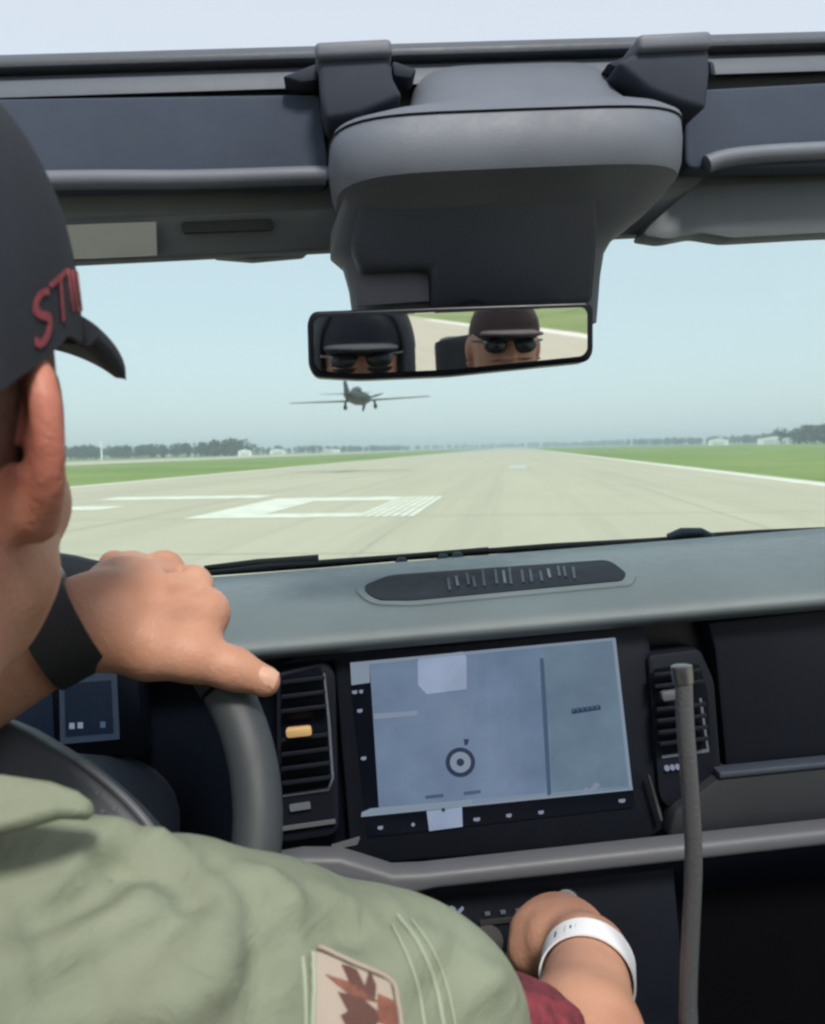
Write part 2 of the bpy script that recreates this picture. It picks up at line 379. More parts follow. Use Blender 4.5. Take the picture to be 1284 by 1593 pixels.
def wing_half(name, s, y0, c0, c1, span, z0, dih, t, parent, mt, x0=.35):
    rings = []
    for i in range(6):
        q = i / 5; x = s * (x0 + (span - x0) * q); c = c0 + (c1 - c0) * q; z = z0 + dih * q; yy = y0 - .25 * q
        rr = [Vector((x, yy + c * .5 * math.cos(a), z + t * (1 - .6 * q) * math.sin(a) * (0.75 + .25 * math.cos(a)))) for a in [2 * math.pi * k / 14 for k in range(14)]]
        rings.append(rr)
    return loft(name, rings, mt, parent)
for s in (-1, 1):
    wing_half('wing', s, .9, 2.6, 1.3, 5.5, -.32, .10, .16, ac, air_m)
    wing_half('tailplane', s, -4.4, 1.2, .7, 1.9, .45, .05, .07, ac, air_m, .1)
    lg = tube('landing_gear', [(s * 1.15, 1.1, -.4), (s * 1.2, 1.2, -1.05)], [.10, .07], air_m, ac, 8)
    tube('wheel', [(s * 1.30, 1.2, -1.05), (s * 1.10, 1.2, -1.05)], .28, rubber, lg, 14)
prism('tail_fin', [Vector((-.05, -5.3, .4)), Vector((-.05, -5.3, 1.75)), Vector((-.05, -4.9, 1.95)), Vector((-.05, -4.3, 1.7)), Vector((-.05, -3.2, .5))], (.1, 0, 0), air_m, ac, bevel=.02)
for k in range(3):
    a = R(20 + 120 * k); d = Vector((math.cos(a), 0, math.sin(a))); pn = Vector((-d.z, 0, d.x))
    prism('propeller_blade', [Vector((0, 3.85, -.08)) + d * .1 - pn * .08, Vector((0, 3.85, -.08)) + d * .9 - pn * .13, Vector((0, 3.85, -.08)) + d * 1.55 - pn * .05, Vector((0, 3.85, -.08)) + d * 1.55 + pn * .05, Vector((0, 3.85, -.08)) + d * .9 + pn * .12, Vector((0, 3.85, -.08)) + d * .1 + pn * .08], (0, .05, 0), air_m, ac)
tube('tail_wheel', [(.06, -4.6, -.25), (-.06, -4.6, -.25)], .16, rubber, ac, 10)

# ================================================================== THE VEHICLE (car frame)
car = empty('off_road_vehicle'); car.matrix_world = CAR
tag(car, 'open-topped off-road vehicle with grey dashboard, map screen and windscreen header, seen from inside', 'car')
ex, ey, ez = LE
# ---- body (mostly out of sight, carries everything)
box('floor', (0, ey + .25, .52), (1.9, 3.0, .08), plastic, car, bevel=.01)
for s in (-1, 1):
    box('side_panel', (s * .93, ey - .1, .84), (.12, 2.6, .62), paint, car, bevel=.03)
box('hood', (0, ey + 1.95, 1.16), (1.80, 1.30, .16), paint, car, bevel=.05, seg=3)
box('front_body', (0, ey + 1.95, .83), (1.86, 1.36, .48), paint, car, bevel=.06)
box('tailgate', (0, ey - 1.45, .86), (1.92, .10, .64), paint, car, bevel=.03)
sr = math.sin(R(2.7)); crr = math.cos(R(2.7))
for s in (-1, 1):
    for yy in (ey + 1.75, ey - 1.0):
        zc = (.40 - s * .88 * sr) / crr
        wl = tube('wheel', [(s * .76, yy, zc), (s * .78, yy, zc), (s * .99, yy, zc), (s * 1.01, yy, zc)], [.36, .40, .40, .36], rubber, car, 32)
        tube('rim', [(s * 1.015, yy, zc), (s * 1.03, yy, zc)], [.24, .22], metal, wl, 24)
# windscreen pillars
Zh = Z(642, 380, .80)                                     # underside of the header
for s in (-1, 1):
    tube('windscreen_pillar', [(s * 1.00, ey + 1.22, ez - .30), (s * .98, ey + .98, ez + .0), (s * .95, ey + .80, ez + .22)], [.05, .042, .04], plastic_mid, car, 12)

# ---- header beam: profile across Y/Z, taken at u=300 on the left
def prof_at(u, lst): return [(ey + Y, Z(u, v, Y)) for v, Y in lst]
HX = .96
profile_x('header_beam', prof_at(300, [(405, .815), (398, .800), (330, .775), (296, .775), (150, .775), (128, .80), (128, .86), (405, .86)]), -HX, HX, frame_grey, car, bevel=.003)
rail = profile_x('top_rail', prof_at(300, [(103, .762), (96, .752), (84, .752), (77, .765), (77, .80), (112, .80), (112, .772)]), -HX, HX, mat('dull rail plastic', (0.058, 0.068, 0.086), .55, bump=.2), car, bevel=.002)
profile_x('light_strip', prof_at(300, [(143, .7525), (120, .757), (109, .766), (143, .80)]), -HX, HX, mat('pale blue grey strip', (0.085, 0.100, 0.125), .6), car, bevel=.002)
# hanging weather-seal scallops along the lower edge
for (a0, a1, b0, b1) in ((330, 402, 480, 392), (1060, 366, 1190, 360)):
    slab('seal_tab', [(a0, a1 - 4), (a0 + 25, a1 - 14), ((a0 + b0) / 2, a1 - 16), (b0 - 15, b1 - 9), (b0, b1 - 6), (b0 - 10, b1 + 4), (a0 + 60, a1 + 1)], .816, .02, frame_grey, car, bevel=.002)

# ---- sun visors
def visor(pix, ridge, name='sun_visor'):
    v = slab(name, pix, .742, .026, visor_cloth, car, bevel=.006, seg=3, rnd=14)
    pts = [P(u_, v_, .738) for u_, v_ in ridge]
    tube('visor_edge_roll', catmull(pts, 5), [.004] + [.0078] * (len(catmull(pts, 5)) - 2) + [.004], plastic_grey, v, 12)
    return v
lv = visor([(-330, 158), (498, 146), (512, 268), (505, 284), (-330, 300)], [(-330, 290), (100, 280), (300, 279), (490, 273), (508, 276)])
rv = visor([(1064, 140), (1640, 108), (1640, 250), (1100, 262), (1068, 262)], [(1096, 257), (1125, 247), (1180, 240), (1284, 234), (1640, 216)])
# lower trim under the visors: label and slot
lab = slab('warning_label', [(60, 352), (150, 348), (243, 345), (244, 397), (150, 401), (60, 403)], lambda u, v: .769 + (.034 if v > 370 else 0) * 0.62, .003, sticker, car)
slab('slot', [(282, 345), (425, 340), (425, 357), (282, 362)], .7745, .006, rubber, car, rnd=7)
# right lower trim block
slab('lower_trim', [(1010, 352), (1095, 275), (1130, 262), (1640, 235), (1640, 350), (1284, 362), (1140, 370), (1090, 362), (1040, 372), (1000, 366)], .775, .03, frame_grey, car, bevel=.006, rnd=10)

# ---- roof latches
latch_m = mat('dark blue grey latch', (0.027, 0.034, 0.050), 0.75, spec=.25)
for pts, cap, wings in ((
    [(494, 86), (606, 84), (612, 120), (628, 150), (560, 178), (507, 186), (498, 150)],
    [(489, 64), (609, 58), (612, 84), (492, 90)],
    [[(438, 118), (494, 96), (496, 124), (470, 128)], [(610, 92), (650, 106), (640, 122), (612, 118)]]),
   ([(1000, 76), (1104, 72), (1106, 110), (1100, 170), (1060, 160), (1010, 140), (975, 112), (960, 96)],
    [(993, 52), (1108, 46), (1110, 72), (995, 78)],
    [[(944, 98), (1000, 76), (1002, 112), (985, 116)], [(1104, 92), (1112, 96), (1116, 118), (1106, 116)]])):
    lt = slab('roof_latch', pts, .700, .055, latch_m, car, bevel=.005, seg=3)
    slab('latch_cap', cap, .694, .075, plastic_grey, lt, bevel=.004, seg=3)
    for wg in wings: slab('latch_wing', wg, .725, .03, latch_m, lt, bevel=.003)
for q in (416, 424): slab('clip', [(q, 116), (q + 3, 116), (q + 3, 134), (q, 134)], .764, .006, plastic, car)

# ---- overhead console
def console():
    secs = [(97, 656, 936, .762, .80, 4), (104, 648, 944, .752, .80, 4), (132, 638, 962, .715, .80, 4), (150, 632, 985, .690, .80, 4),
            (156, 560, 1040, .672, .81, 5), (163, 512, 1062, .652, .81, 5), (169, 507, 1064, .648, .81, 5), (172, 510, 1061, .653, .81, 5), (175, 509, 1062, .648, .81, 5),
            (200, 507, 1064, .643, .81, 5), (240, 512, 1062, .643, .81, 5), (262, 520, 1056, .647, .81, 5), (272, 528, 1048, .658, .81, 5),
            (290, 524, 1040, .676, .81, 4), (330, 512, 1005, .708, .81, 4), (372, 512, 955, .735, .815, 4), (392, 532, 944, .742, .815, 4), (430, 542, 938, .748, .815, 4), (505, 552, 932, .757, .815, 4)]
    rings = []
    for v, a, b, Yf, Yb, p in secs:
        um = 780
        Ym = Yf * .72 + Yb * .28; zc = Z(um, v, Yf); xa, xb = P(a, v, Ym).x, P(b, v, Ym).x
        cx, hx = (xa + xb) / 2, (xb - xa) / 2; cy, hy = ey + (Yf + Yb) / 2, (Yb - Yf) / 2
        rr = []
        for i in range(48):
            t = 2 * math.pi * i / 48; ct, st = math.cos(t), math.sin(t)
            rr.append(Vector((cx + hx * math.copysign(abs(ct) ** (2 / p), ct), cy + hy * math.copysign(abs(st) ** (2 / 3.0), st), zc)))
        rings.append(rr)
    return loft('overhead_console', rings, MATS['grey moulded plastic'], car, smooth=35)
con = console()
slab('console_label', [(551, 428), (667, 421), (668, 468), (556, 476)], .7425, .004, sticker_dk, con)
# dark lower shroud in front of the mount
slab('mount_cover', [(560, 300), (930, 290), (934, 360), (925, 470), (690, 480), (672, 480), (672, 415), (560, 420), (545, 380)], lambda u, v: .690 + max(0, min(1, (v - 290) / 180)) * .048, .03, plastic_mid, con, bevel=.006)

# ---- rear-view mirror
mr = slab('rear_view_mirror', [(486, 484), (700, 476), (916, 469), (924, 478), (924, 548), (916, 562), (700, 584), (560, 590), (490, 586), (480, 570), (478, 500)], lambda u, v: .712 + (v - 530) * 4.9e-5 - (u - 700) * 3.4e-5, .026, gloss_black, car, bevel=.004, rnd=10, seg=3)
slab('mirror_glass', [(496, 493), (700, 485), (908, 478), (914, 486), (914, 545), (906, 554), (700, 575), (560, 581), (498, 577), (490, 567), (488, 502)], lambda u, v: .7105 + (v - 530) * 4.9e-5 - (u - 700) * 3.4e-5, .0012, mirror_m, mr, rnd=8)
tube('mirror_stem', [P(735, 500, .735), P(735, 470, .755)], .014, plastic, mr, 12)

# ---- windscreen glass
xa = .90
gb = (ey + 1.185, Z(642, 900, 1.185)); gt = (ey + .835, Z(642, 352, .835))
gv = [(-xa - .04, gb[0], gb[1]), (xa + .04, gb[0], gb[1]), (xa, gt[0], gt[1]), (-xa, gt[0], gt[1])]
prism('windscreen', gv, (0, .006, .002), glass, car)

# ---- dashboard pad
pp = [(852, 1.14), (858, 1.06), (868, .99), (884, .93), (902, .885), (922, .848), (942, .824), (958, .812), (970, .809), (979, .814), (983, .826), (983, .87), (1100, .95), (1100, 1.14)]
pc = catmull([Vector((0, ey + Y, Z(900, v, Y))) for v, Y in pp[:11]], 4)
prof = [(p.y, p.z) for p in pc] + prof_at(900, pp[11:])
pad = profile_x('dashboard_pad', prof, -.96, .96, pad_mat, car, smooth=60, nx=2)
# defroster / speaker recess on top of the pad: follows the pad surface
def padY(u, v):            # depth of the pad surface at a pixel
    r = CARI.to_3x3() @ ray(u, v); best = None
    for i in range(len(pc) - 1):
        y0, z0, y1, z1 = pc[i].y - ey, pc[i].z - ez, pc[i + 1].y - ey, pc[i + 1].z - ez
        # ray: y = t, z = t*r.z/r.y
        k = r.z / r.y; dy, dz = y1 - y0, z1 - z0; den = dz - k * dy
        if abs(den) < 1e-9: continue
        s = (k * y0 - z0) / den
        if -1e-6 <= s <= 1 + 1e-6:
            y = y0 + s * dy
            if best is None or y < best: best = y
    return best if best else .83
def onpad(name, pix, lift, th, mt, parent, bevel=None):
    top = []
    for u, v in pix:
        p = P(u, v, padY(u, v)); top.append(p + Vector((0, -.35, .94)).normalized() * lift)
    return prism(name, top, (Vector((0, .35, -.94)) * th), mt, parent, bevel)
sp_out = roundpoly([Vector(p) for p in [(546, 915), (600, 893), (960, 868), (992, 894), (985, 912), (640, 944), (575, 942)]], 18, 4)
sp_in = roundpoly([Vector(p) for p in [(562, 916), (606, 898), (948, 874), (975, 896), (968, 906), (640, 938), (585, 936)]], 14, 4)
spk = onpad('speaker_surround', sp_out, .0025, .012, pad_mat, pad, bevel=.002)
onpad('speaker_recess', sp_in, .0032, .010, plastic, spk)
for i in range(22):
    u = 640 + i * 14.0 + random.uniform(-4, 4); vt = 893 - (u - 606) * .0685 + random.uniform(0, 14); vb = 936 - (u - 640) * .094 - random.uniform(0, 7)
    if 690 < u < 900:
        onpad('grille_fin', [(u, vt + 6), (u + 4, vt + 6), (u + 7, vb - 7), (u + 3, vb - 7)], .0044, .004, plastic_mid if i % 5 else plastic_grey, spk)
slab('grille_bar', [(600, 926), (964, 895), (964, 899), (600, 931)], lambda u, v: padY(u, v) - .006, .004, plastic_grey, spk)

# ---- cowl and wipers beyond the glass
profile_x('cowl', [(ey + 1.20, Z(800, 872, 1.20)), (ey + 1.32, Z(800, 872, 1.32)), (ey + 1.32, ez - .42), (ey + 1.20, ez - .42)], -.94, .94, rubber, car)
w1 = tube('wiper_blade', [P(318, 884, 1.215), P(400, 878, 1.22), P(496, 872, 1.22)], [.004, .008, .009], rubber, car, 8)
tube('wiper_arm', [P(322, 892, 1.205), P(420, 883, 1.21), P(500, 877, 1.215), P(640, 866, 1.22), P(760, 857, 1.22)], [.004, .006, .006, .005, .006], rubber, w1, 8)
w2 = tube('wiper_blade', [P(690, 862, 1.225), P(860, 851, 1.225), P(1010, 843, 1.225), P(1080, 838, 1.225)], [.004, .006, .006, .006], rubber, car, 8)
tube('wiper_arm', [P(1040, 836, 1.215), P(1060, 829, 1.215), P(1090, 829, 1.215), P(1110, 837, 1.215)], [.006, .008, .008, .006], plastic_mid, w2, 8)
w3 = tube('wiper_blade', [P(1085, 837, 1.225), P(1180, 833, 1.225), P(1420, 822, 1.225)], [.007, .009, .008], rubber, car, 8)
for (uu, vv) in ((625, 870), (690, 865), (712, 862)):
    tube('washer_nozzle', [P(uu, vv + 8, 1.21), P(uu, vv - 3, 1.21)], [.012, .006], plastic_mid, car, 10)

# ---- fascia behind screen and vents
profile_x('fascia', prof_at(800, [(960, .868), (1320, .850), (1420, .86), (1700, .90), (1700, .96), (960, .96)]), -.94, .94, gloss_black, car)
# ---- screen
bez = slab('display', [(428, 1036), (470, 1018), (700, 1003), (1000, 972), (1012, 1000), (1034, 1290), (1000, 1312), (560, 1348), (545, 1330), (520, 1030)], .835, .03, plastic, car, bevel=.004)
def glow(name, c, s): return mat(name, (0.01, 0.012, 0.016), 0.25, emit=c, estr=s, var=0.02)
def mottled(m, c, scale):
    N, L = m.node_tree.nodes, m.node_tree.links; n = N.new('ShaderNodeTexNoise'); n.inputs['Scale'].default_value = scale; n.inputs['Detail'].default_value = 5
    L.new(N['Texture Coordinate'].outputs['Object'], n.inputs['Vector']); r_ = N.new('ShaderNodeValToRGB'); e = r_.color_ramp.elements; e[0].position, e[1].position = .3, .7
    e[0].color = (*[k * .84 for k in c], 1); e[1].color = (c[0] * 1.1, c[1] * 1.13, c[2] * 1.08, 1); L.new(n.outputs['Fac'], r_.inputs[0]); L.new(r_.outputs[0], N['Principled BSDF'].inputs['Emission Color'])
scr_map = mat('lit map screen', (0.02, 0.024, 0.03), 0.25, var=.02, emit=lin(100, 118, 145), estr=.8)
scr_map2 = glow('lit map road', lin(102, 120, 148), .8)
scr_pale = glow('lit pale tile', lin(146, 160, 188), .75)
scr_mid = glow('lit greenish map', lin(98, 117, 140), .8)
scr_line = glow('lit map line', lin(66, 88, 112), .7)
scr_navy = glow('lit navy', lin(34, 48, 76), .7)
scr_icon = glow('lit icon', lin(140, 150, 172), .6)
scr_edge = glow('lit screen edge', lin(126, 140, 156), .75)
for m_, c_ in ((scr_map, lin(100, 118, 145)), (scr_map2, lin(102, 120, 148)), (scr_mid, lin(98, 118, 138)), (scr_pale, lin(146, 160, 188))): mottled(m_, c_, 22)
YS = .8335
sc = slab('screen', [(543, 1030), (958, 991), (988, 1256), (572, 1303)], YS, .003, gloss_black, bez)
def sp(name, pix, k, mt, rnd=0): return slab(name, pix, YS - .0006 - .0005 * k, .0006, mt, bez, rnd=rnd)
sp('map_area', [(575, 1029), (957, 993), (983, 1228), (590, 1262)], 0, scr_map)
sp('screen_corner', [(545, 1031), (575, 1029), (576, 1062), (547, 1066)], 0, scr_edge)
sp('map_side', [(848, 1004), (957, 994), (982, 1226), (860, 1238), (856, 1150), (846, 1060)], 1, scr_mid)
sp('map_road', [(745, 1014), (842, 1005), (848, 1100), (854, 1236), (735, 1250), (728, 1170), (742, 1080)], 1, scr_map2)
sp('map_edge', [(840, 1024), (846, 1024), (852, 1120), (858, 1236), (852, 1238), (845, 1120)], 2, scr_line)
for q in (758, 780, 803):
    sp('map_line', [(q, 1030), (q + 2, 1030), (q + 7, 1232), (q + 5, 1232)], 2, scr_map)
sp('info_tile', [(654, 1022), (720, 1014), (726, 1022), (726, 1072), (664, 1080), (651, 1066), (650, 1030)], 2, scr_pale)
sp('text_bar', [(582, 1111), (650, 1106), (650, 1113), (582, 1119)], 2, scr_edge)
sp('map_text', [(889, 1104), (934, 1097), (935, 1104), (890, 1111)], 2, scr_navy)
for q in range(6): sp('map_text', [(890 + q * 7.5, 1102 - q), (894 + q * 7.5, 1101 - q), (894 + q * 7.5, 1107 - q), (890 + q * 7.5, 1108 - q)], 3, scr_line)
for (q0, q1, vv) in ((662, 690, 1238), (722, 748, 1232)): sp('map_text', [(q0, vv), (q1, vv - 3), (q1, vv + 2), (q0, vv + 5)], 2, scr_line)
def annulus(name, cu, cv, ro, ri, k, mt):
    n = 28; Yq = YS - .0006 - .0005 * k; V = []; F = []
    for i in range(n):
        t = 2 * math.pi * i / n
        for rr in (ro, ri): V.append(P(cu + rr * math.cos(t), cv + rr * math.sin(t), Yq))
    V += [v + Vector((0, .0006, 0)) for v in V]; m2 = 2 * n
    for i in range(n):
        a, b, c, d = 2 * i, 2 * i + 1, (2 * i + 3) % m2, (2 * i + 2) % m2
        F += [(a, b, c, d), (a + m2, d + m2, c + m2, b + m2), (a, d, d + m2, a + m2), (b, b + m2, c + m2, c)]
    return obj(name, V, F, mt, bez)
annulus('compass_ring', 716.5, 1186, 23, 16.5, 2, scr_navy)
disc = lambda cu, cv, r_: [(cu + r_ * math.cos(2 * math.pi * i / 18), cv + r_ * math.sin(2 * math.pi * i / 18)) for i in range(18)]
sp('compass_face', disc(716.5, 1186, 16), 2, scr_edge)
sp('compass_dot', disc(716.5, 1186, 6), 3, scr_navy)
sp('compass_tick', [(722, 1150), (730, 1150), (728, 1158), (723, 1160)], 2, scr_navy)
sp('screen_border', [(577, 1258), (984, 1222), (985, 1229), (562, 1271), (563, 1264)], 1, scr_edge)
sp('screen_border', [(953, 994), (958, 993), (984, 1224), (979, 1225)], 2, scr_edge)
sp('screen_border', [(545, 1031), (957, 992), (957, 996), (546, 1036)], 2, scr_edge)
sp('dock_tile', [(664, 1262), (719, 1256), (720, 1286), (668, 1293)], 2, scr_pale)
sp('dock_glyph', disc(690, 1260, 3), 3, scr_navy)
for (cu, cv, s) in ((552, 1077, 4), (562, 1076, 3), (560, 1106, 4), (566, 1180, 4), (592, 1288, 4), (643, 1283, 4), (742, 1275, 5), (792, 1269, 4), (842, 1264, 4), (968, 1246, 5)):
    sp('screen_icon', disc(cu, cv, s * .7) if cu % 2 else [(cu - s, cv - 2), (cu + s, cv - 3), (cu + s, cv + 1), (cu + 1, cv + 3), (cu - s, cv + 2)], 1, scr_icon)
sp('traffic_icon', [(905, 1232), (912, 1225), (918, 1228), (926, 1218), (934, 1220), (930, 1227), (918, 1233)], 2, scr_icon)

# ---- air vents
def vent(o, hole, slats, tab, extra):
    v = slab('air_vent', o, .828, .03, plastic, car, bevel=.003, rnd=10)
    slab('vent_throat', hole, .8272, .002, gloss_black, v, rnd=8)
    for (a0, b0, a1, b1) in slats:
        p0, p1 = P(a0, b0, .812), P(a1, b1, .812)
        q = [p0 + Vector((0, 0, .0035)), p0 + Vector((0, .013, -.0005)), p0 + Vector((0, .013, -.0025)), p0 + Vector((0, 0, -.001))]
        prism('slat', q, p1 - p0, plastic, v, bevel=.0008)
    slab('vent_tab', tab[0], .806, .008, tab[1], v, bevel=.002, rnd=5)
    for nm, pix, Y, mt in extra: slab(nm, pix, Y, .004, mt, v, rnd=2)
    return v
vent([(430, 1048), (505, 1030), (522, 1050), (528, 1285), (520, 1300), (440, 1312), (430, 1300)],
     [(436, 1052), (500, 1036), (510, 1100), (520, 1200), (512, 1222), (440, 1234)],
     [(438, 1064 + k * 22.5, 505 + k * 1.6, 1056 + k * 22.2) for k in range(8) if k != 3],
     ([(444, 1135), (484, 1131), (486, 1145), (446, 1149)], amber),
     [('vent_chrome', [(503, 1048), (506, 1048), (514, 1120), (520, 1210), (512, 1230), (440, 1240), (440, 1237), (510, 1226), (516, 1210), (510, 1120)], .8265, plastic_grey),
      ('switch', [(450, 1254), (482, 1249), (484, 1258), (452, 1263)], .824, plastic_grey),
      ('vent_chrome', [(438, 1288), (522, 1276), (523, 1281), (438, 1293)], .822, bar_mat)])
vent([(1008, 1020), (1090, 1010), (1112, 1060), (1126, 1240), (1040, 1258), (1026, 1240)],
     [(1016, 1040), (1088, 1032), (1102, 1080), (1106, 1160), (1030, 1174), (1022, 1150)],
     [(1018 + k * 1.5, 1052 + k * 18, 1094 + k * 1.8, 1044 + k * 17.8) for k in range(7) if k != 2],
     ([(1030, 1078), (1058, 1074), (1060, 1088), (1032, 1092)], bar_mat),
     [('vent_chrome', [(1088, 1086), (1092, 1086), (1104, 1170), (1030, 1180), (1030, 1176), (1100, 1166)], .8265, plastic_grey),
      ('switch', [(1036, 1193), (1042, 1192), (1042, 1199), (1036, 1200)], .824, scr_icon), ('switch', [(1045, 1192), (1050, 1191), (1050, 1198), (1045, 1199)], .824, scr_icon), ('switch', [(1053, 1191), (1058, 1190), (1058, 1197), (1053, 1198)], .824, scr_icon),
      ('vent_chrome', [(1008, 1206), (1012, 1206), (1032, 1276), (1028, 1278)], .822, metal)])
slab('trim_blade', [(544, 1310), (560, 1305), (556, 1314), (520, 1322), (516, 1318)], .80, .006, bar_mat, car)

# ---- passenger side
gl = slab('glove_panel', [(1100, 968), (1700, 905), (1700, 1130), (1130, 1196), (1112, 1010)], .838, .03, plastic, car, bevel=.006)
sh = slab('passenger_shelf', [(1122, 1208), (1700, 1150), (1700, 1240), (1040, 1306), (1050, 1262)], .815, .05, mat('dark shelf plastic', (0.020, 0.023, 0.027), .65, spec=.25), car, bevel=.006)
slab('shelf_edge', [(1120, 1202), (1230, 1191), (1700, 1146), (1700, 1152), (1120, 1212)], .812, .02, plastic_mid, sh, bevel=.002)

# ---- grey trim bar
bar = slab('trim_bar', [(425, 1344), (470, 1336), (530, 1336), (575, 1350), (612, 1362), (660, 1360), (1010, 1322), (1700, 1248), (1700, 1276), (1284, 1318), (1000, 1350), (680, 1385), (640, 1394), (600, 1404), (545, 1402), (500, 1392), (425, 1380)], .775, .03, bar_mat, car, bevel=.006, seg=3)

# ---- centre stack under the bar, climate strip, tunnel, shifter
cs = slab('centre_stack', [(560, 1405), (1050, 1350), (1075, 1640), (600, 1700)], .81, .10, plastic, car, bevel=.005)
slab('climate_line', [(747, 1434), (850, 1424), (850, 1429), (748, 1440)], .807, .004, steel, cs)
slab('climate_glyph', [(697, 1416), (703, 1411), (709, 1414), (712, 1421), (704, 1425), (698, 1422)], .807, .004, scr_icon, cs)
slab('climate_glyph', [(712, 1420), (720, 1412), (722, 1414), (715, 1423)], .807, .004, scr_icon, cs)
for k in range(4): slab('climate_button', [(755 + k * 24, 1421 - k * 2.5), (763 + k * 24, 1420 - k * 2.5), (763 + k * 24, 1424 - k * 2.5), (755 + k * 24, 1425 - k * 2.5)], .807, .003, plastic_grey, cs)
kn = tube('climate_knob', [P(882, 1402, .815), P(882, 1404, .786)], [.014, .012], metal, cs, 20)
tube('climate_ring', [P(760, 1464, .812), P(760, 1464, .80)], [.016, .015], rubber, cs, 20)
tun_top = ez - .62
box('centre_tunnel', (P(900, 1500, .7).x, ey + .35, (tun_top + .56) / 2), (.26, 1.1, tun_top - .56), plastic, car, bevel=.02)
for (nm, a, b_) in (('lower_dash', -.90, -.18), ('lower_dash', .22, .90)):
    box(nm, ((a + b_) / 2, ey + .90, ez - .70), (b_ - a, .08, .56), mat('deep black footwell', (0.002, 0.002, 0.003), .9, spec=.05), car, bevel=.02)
hand_c = C(862, 1452, .765)
tube('gear_lever', [(hand_c.x + .01, hand_c.y + .04, tun_top - .01), (hand_c.x, hand_c.y + .012, hand_c.z - .06), (hand_c.x, hand_c.y, hand_c.z - .01), (hand_c.x, hand_c.y, hand_c.z + .012)], [.012, .012, .026, .018], rubber, car, 16)

# ---- instrument cluster
cl = slab('instrument_cluster', [(-260, 1020), (60, 1040), (215, 1035), (225, 1180), (60, 1190), (-260, 1200)], .80, .04, gloss_black, car, bevel=.006)
scr_dim = glow('dim cluster screen', lin(15, 29, 48), .5); scr_rim = glow('dim cluster border', lin(50, 62, 78), .6)
slab('cluster_border', [(92, 1052), (181, 1040), (186, 1150), (94, 1158)], .7985, .002, scr_rim, cl)
slab('cluster_screen', [(100, 1064), (173, 1058), (177, 1141), (102, 1147)], .7975, .002, scr_dim, cl)
for (cu, cv) in ((112, 1130), (125, 1129), (160, 1128)): slab('cluster_glyph', [(cu - 4, cv - 5), (cu + 4, cv - 5), (cu + 4, cv + 4), (cu - 4, cv + 4)], .7968, .001, scr_icon if cu < 140 else scr_line, cl)
slab('cluster_screen', [(-200, 1066), (80, 1070), (84, 1150), (-200, 1160)], .7975, .002, scr_dim, cl)
# ---- steering column and wheel
wc = C(-26, 1300, .565)
wn = Vector((0, -math.cos(R(24)), math.sin(R(24))))        # towards the driver
wu = Vector((0, math.sin(R(24)), math.cos(R(24)))); wx = Vector((1, 0, 0))
sw = empty('steering_wheel'); sw.parent = car
def torus(name, c, R0, r_, mt, parent, n=72, k=16, a0=0, a1=360, sx=1.0):
    V, F = [], []; full = (a1 - a0) >= 360; N_ = n if full else n + 1
    for i in range(N_):
        t = R(a0 + (a1 - a0) * i / n); d = wx * math.sin(t) + wu * math.cos(t)
        for j in range(k):
            s = 2 * math.pi * j / k; V.append(c + d * (R0 + r_ * sx * math.cos(s)) + wn * (r_ * math.sin(s)))
    for i in range(n):
        for j in range(k):
            a = i * k + j; b = i * k + (j + 1) % k; c2 = ((i + 1) % N_) * k + (j + 1) % k; d2 = ((i + 1) % N_) * k + j
            F.append((a, b, c2, d2))
    if not full: F += [tuple(range(k)), tuple(range(n * k, n * k + k))]
    return obj(name, V, F, mt, parent, smooth=60)
torus('rim', wc, .184, .0165, leather, sw, a0=63, a1=405, sx=1.05)
torus('rim_grip', wc, .184, .0172, rubber, sw, a0=46, a1=62, n=12, sx=1.05)
def onwheel(u, v, o=0.0):                                    # pixel -> point on the wheel plane lifted o towards the driver
    r = CARI.to_3x3() @ ray(u, v); c0 = wc + wn * o; return LE + r * ((c0 - LE).dot(wn) / r.dot(wn))
hub_px = roundpoly([Vector(p) for p in [(-300, 1190), (-180, 1105), (-40, 1100), (22, 1124), (130, 1190), (200, 1252), (246, 1306), (262, 1370), (180, 1480), (20, 1560), (-180, 1530), (-300, 1400)]], 40, 5)
hub = prism('hub', [onwheel(p.x, p.y, .034) for p in hub_px], wn * -.05, leather, sw, bevel=.008, seg=4)
tube('hub_trim', catmull([onwheel(u, v, .030) for u, v in ((120, 1182), (160, 1212), (200, 1248), (232, 1285), (250, 1318))], 6), [.002] + [.0030] * 23 + [.002], bar_mat, sw, 8)
for (ang) in (118, 242, 180):
    d = wx * math.sin(R(ang)) + wu * math.cos(R(ang)); t = wx * math.cos(R(ang)) - wu * math.sin(R(ang))
    prism('spoke', [wc + d * .085 - t * .022, wc + d * .178 - t * .016, wc + d * .178 + t * .016, wc + d * .085 + t * .022], wn * .014, plastic_mid, sw, bevel=.004)
for (bu, bv_) in ((160, 1262), (172, 1272), (166, 1284), (178, 1258), (152, 1234)):
    prism('hub_button', [onwheel(bu + 5, bv_ - 2, .0347), onwheel(bu, bv_ - 4, .0347), onwheel(bu - 5, bv_ + 1, .0347), onwheel(bu, bv_ + 4, .0347)], wn * -.003, plastic_grey, sw)
tube('steering_column', [wc - wn * .02, wc - wn * .10, wc - wn * .30], [.052, .062, .07], plastic_mid, car, 28)

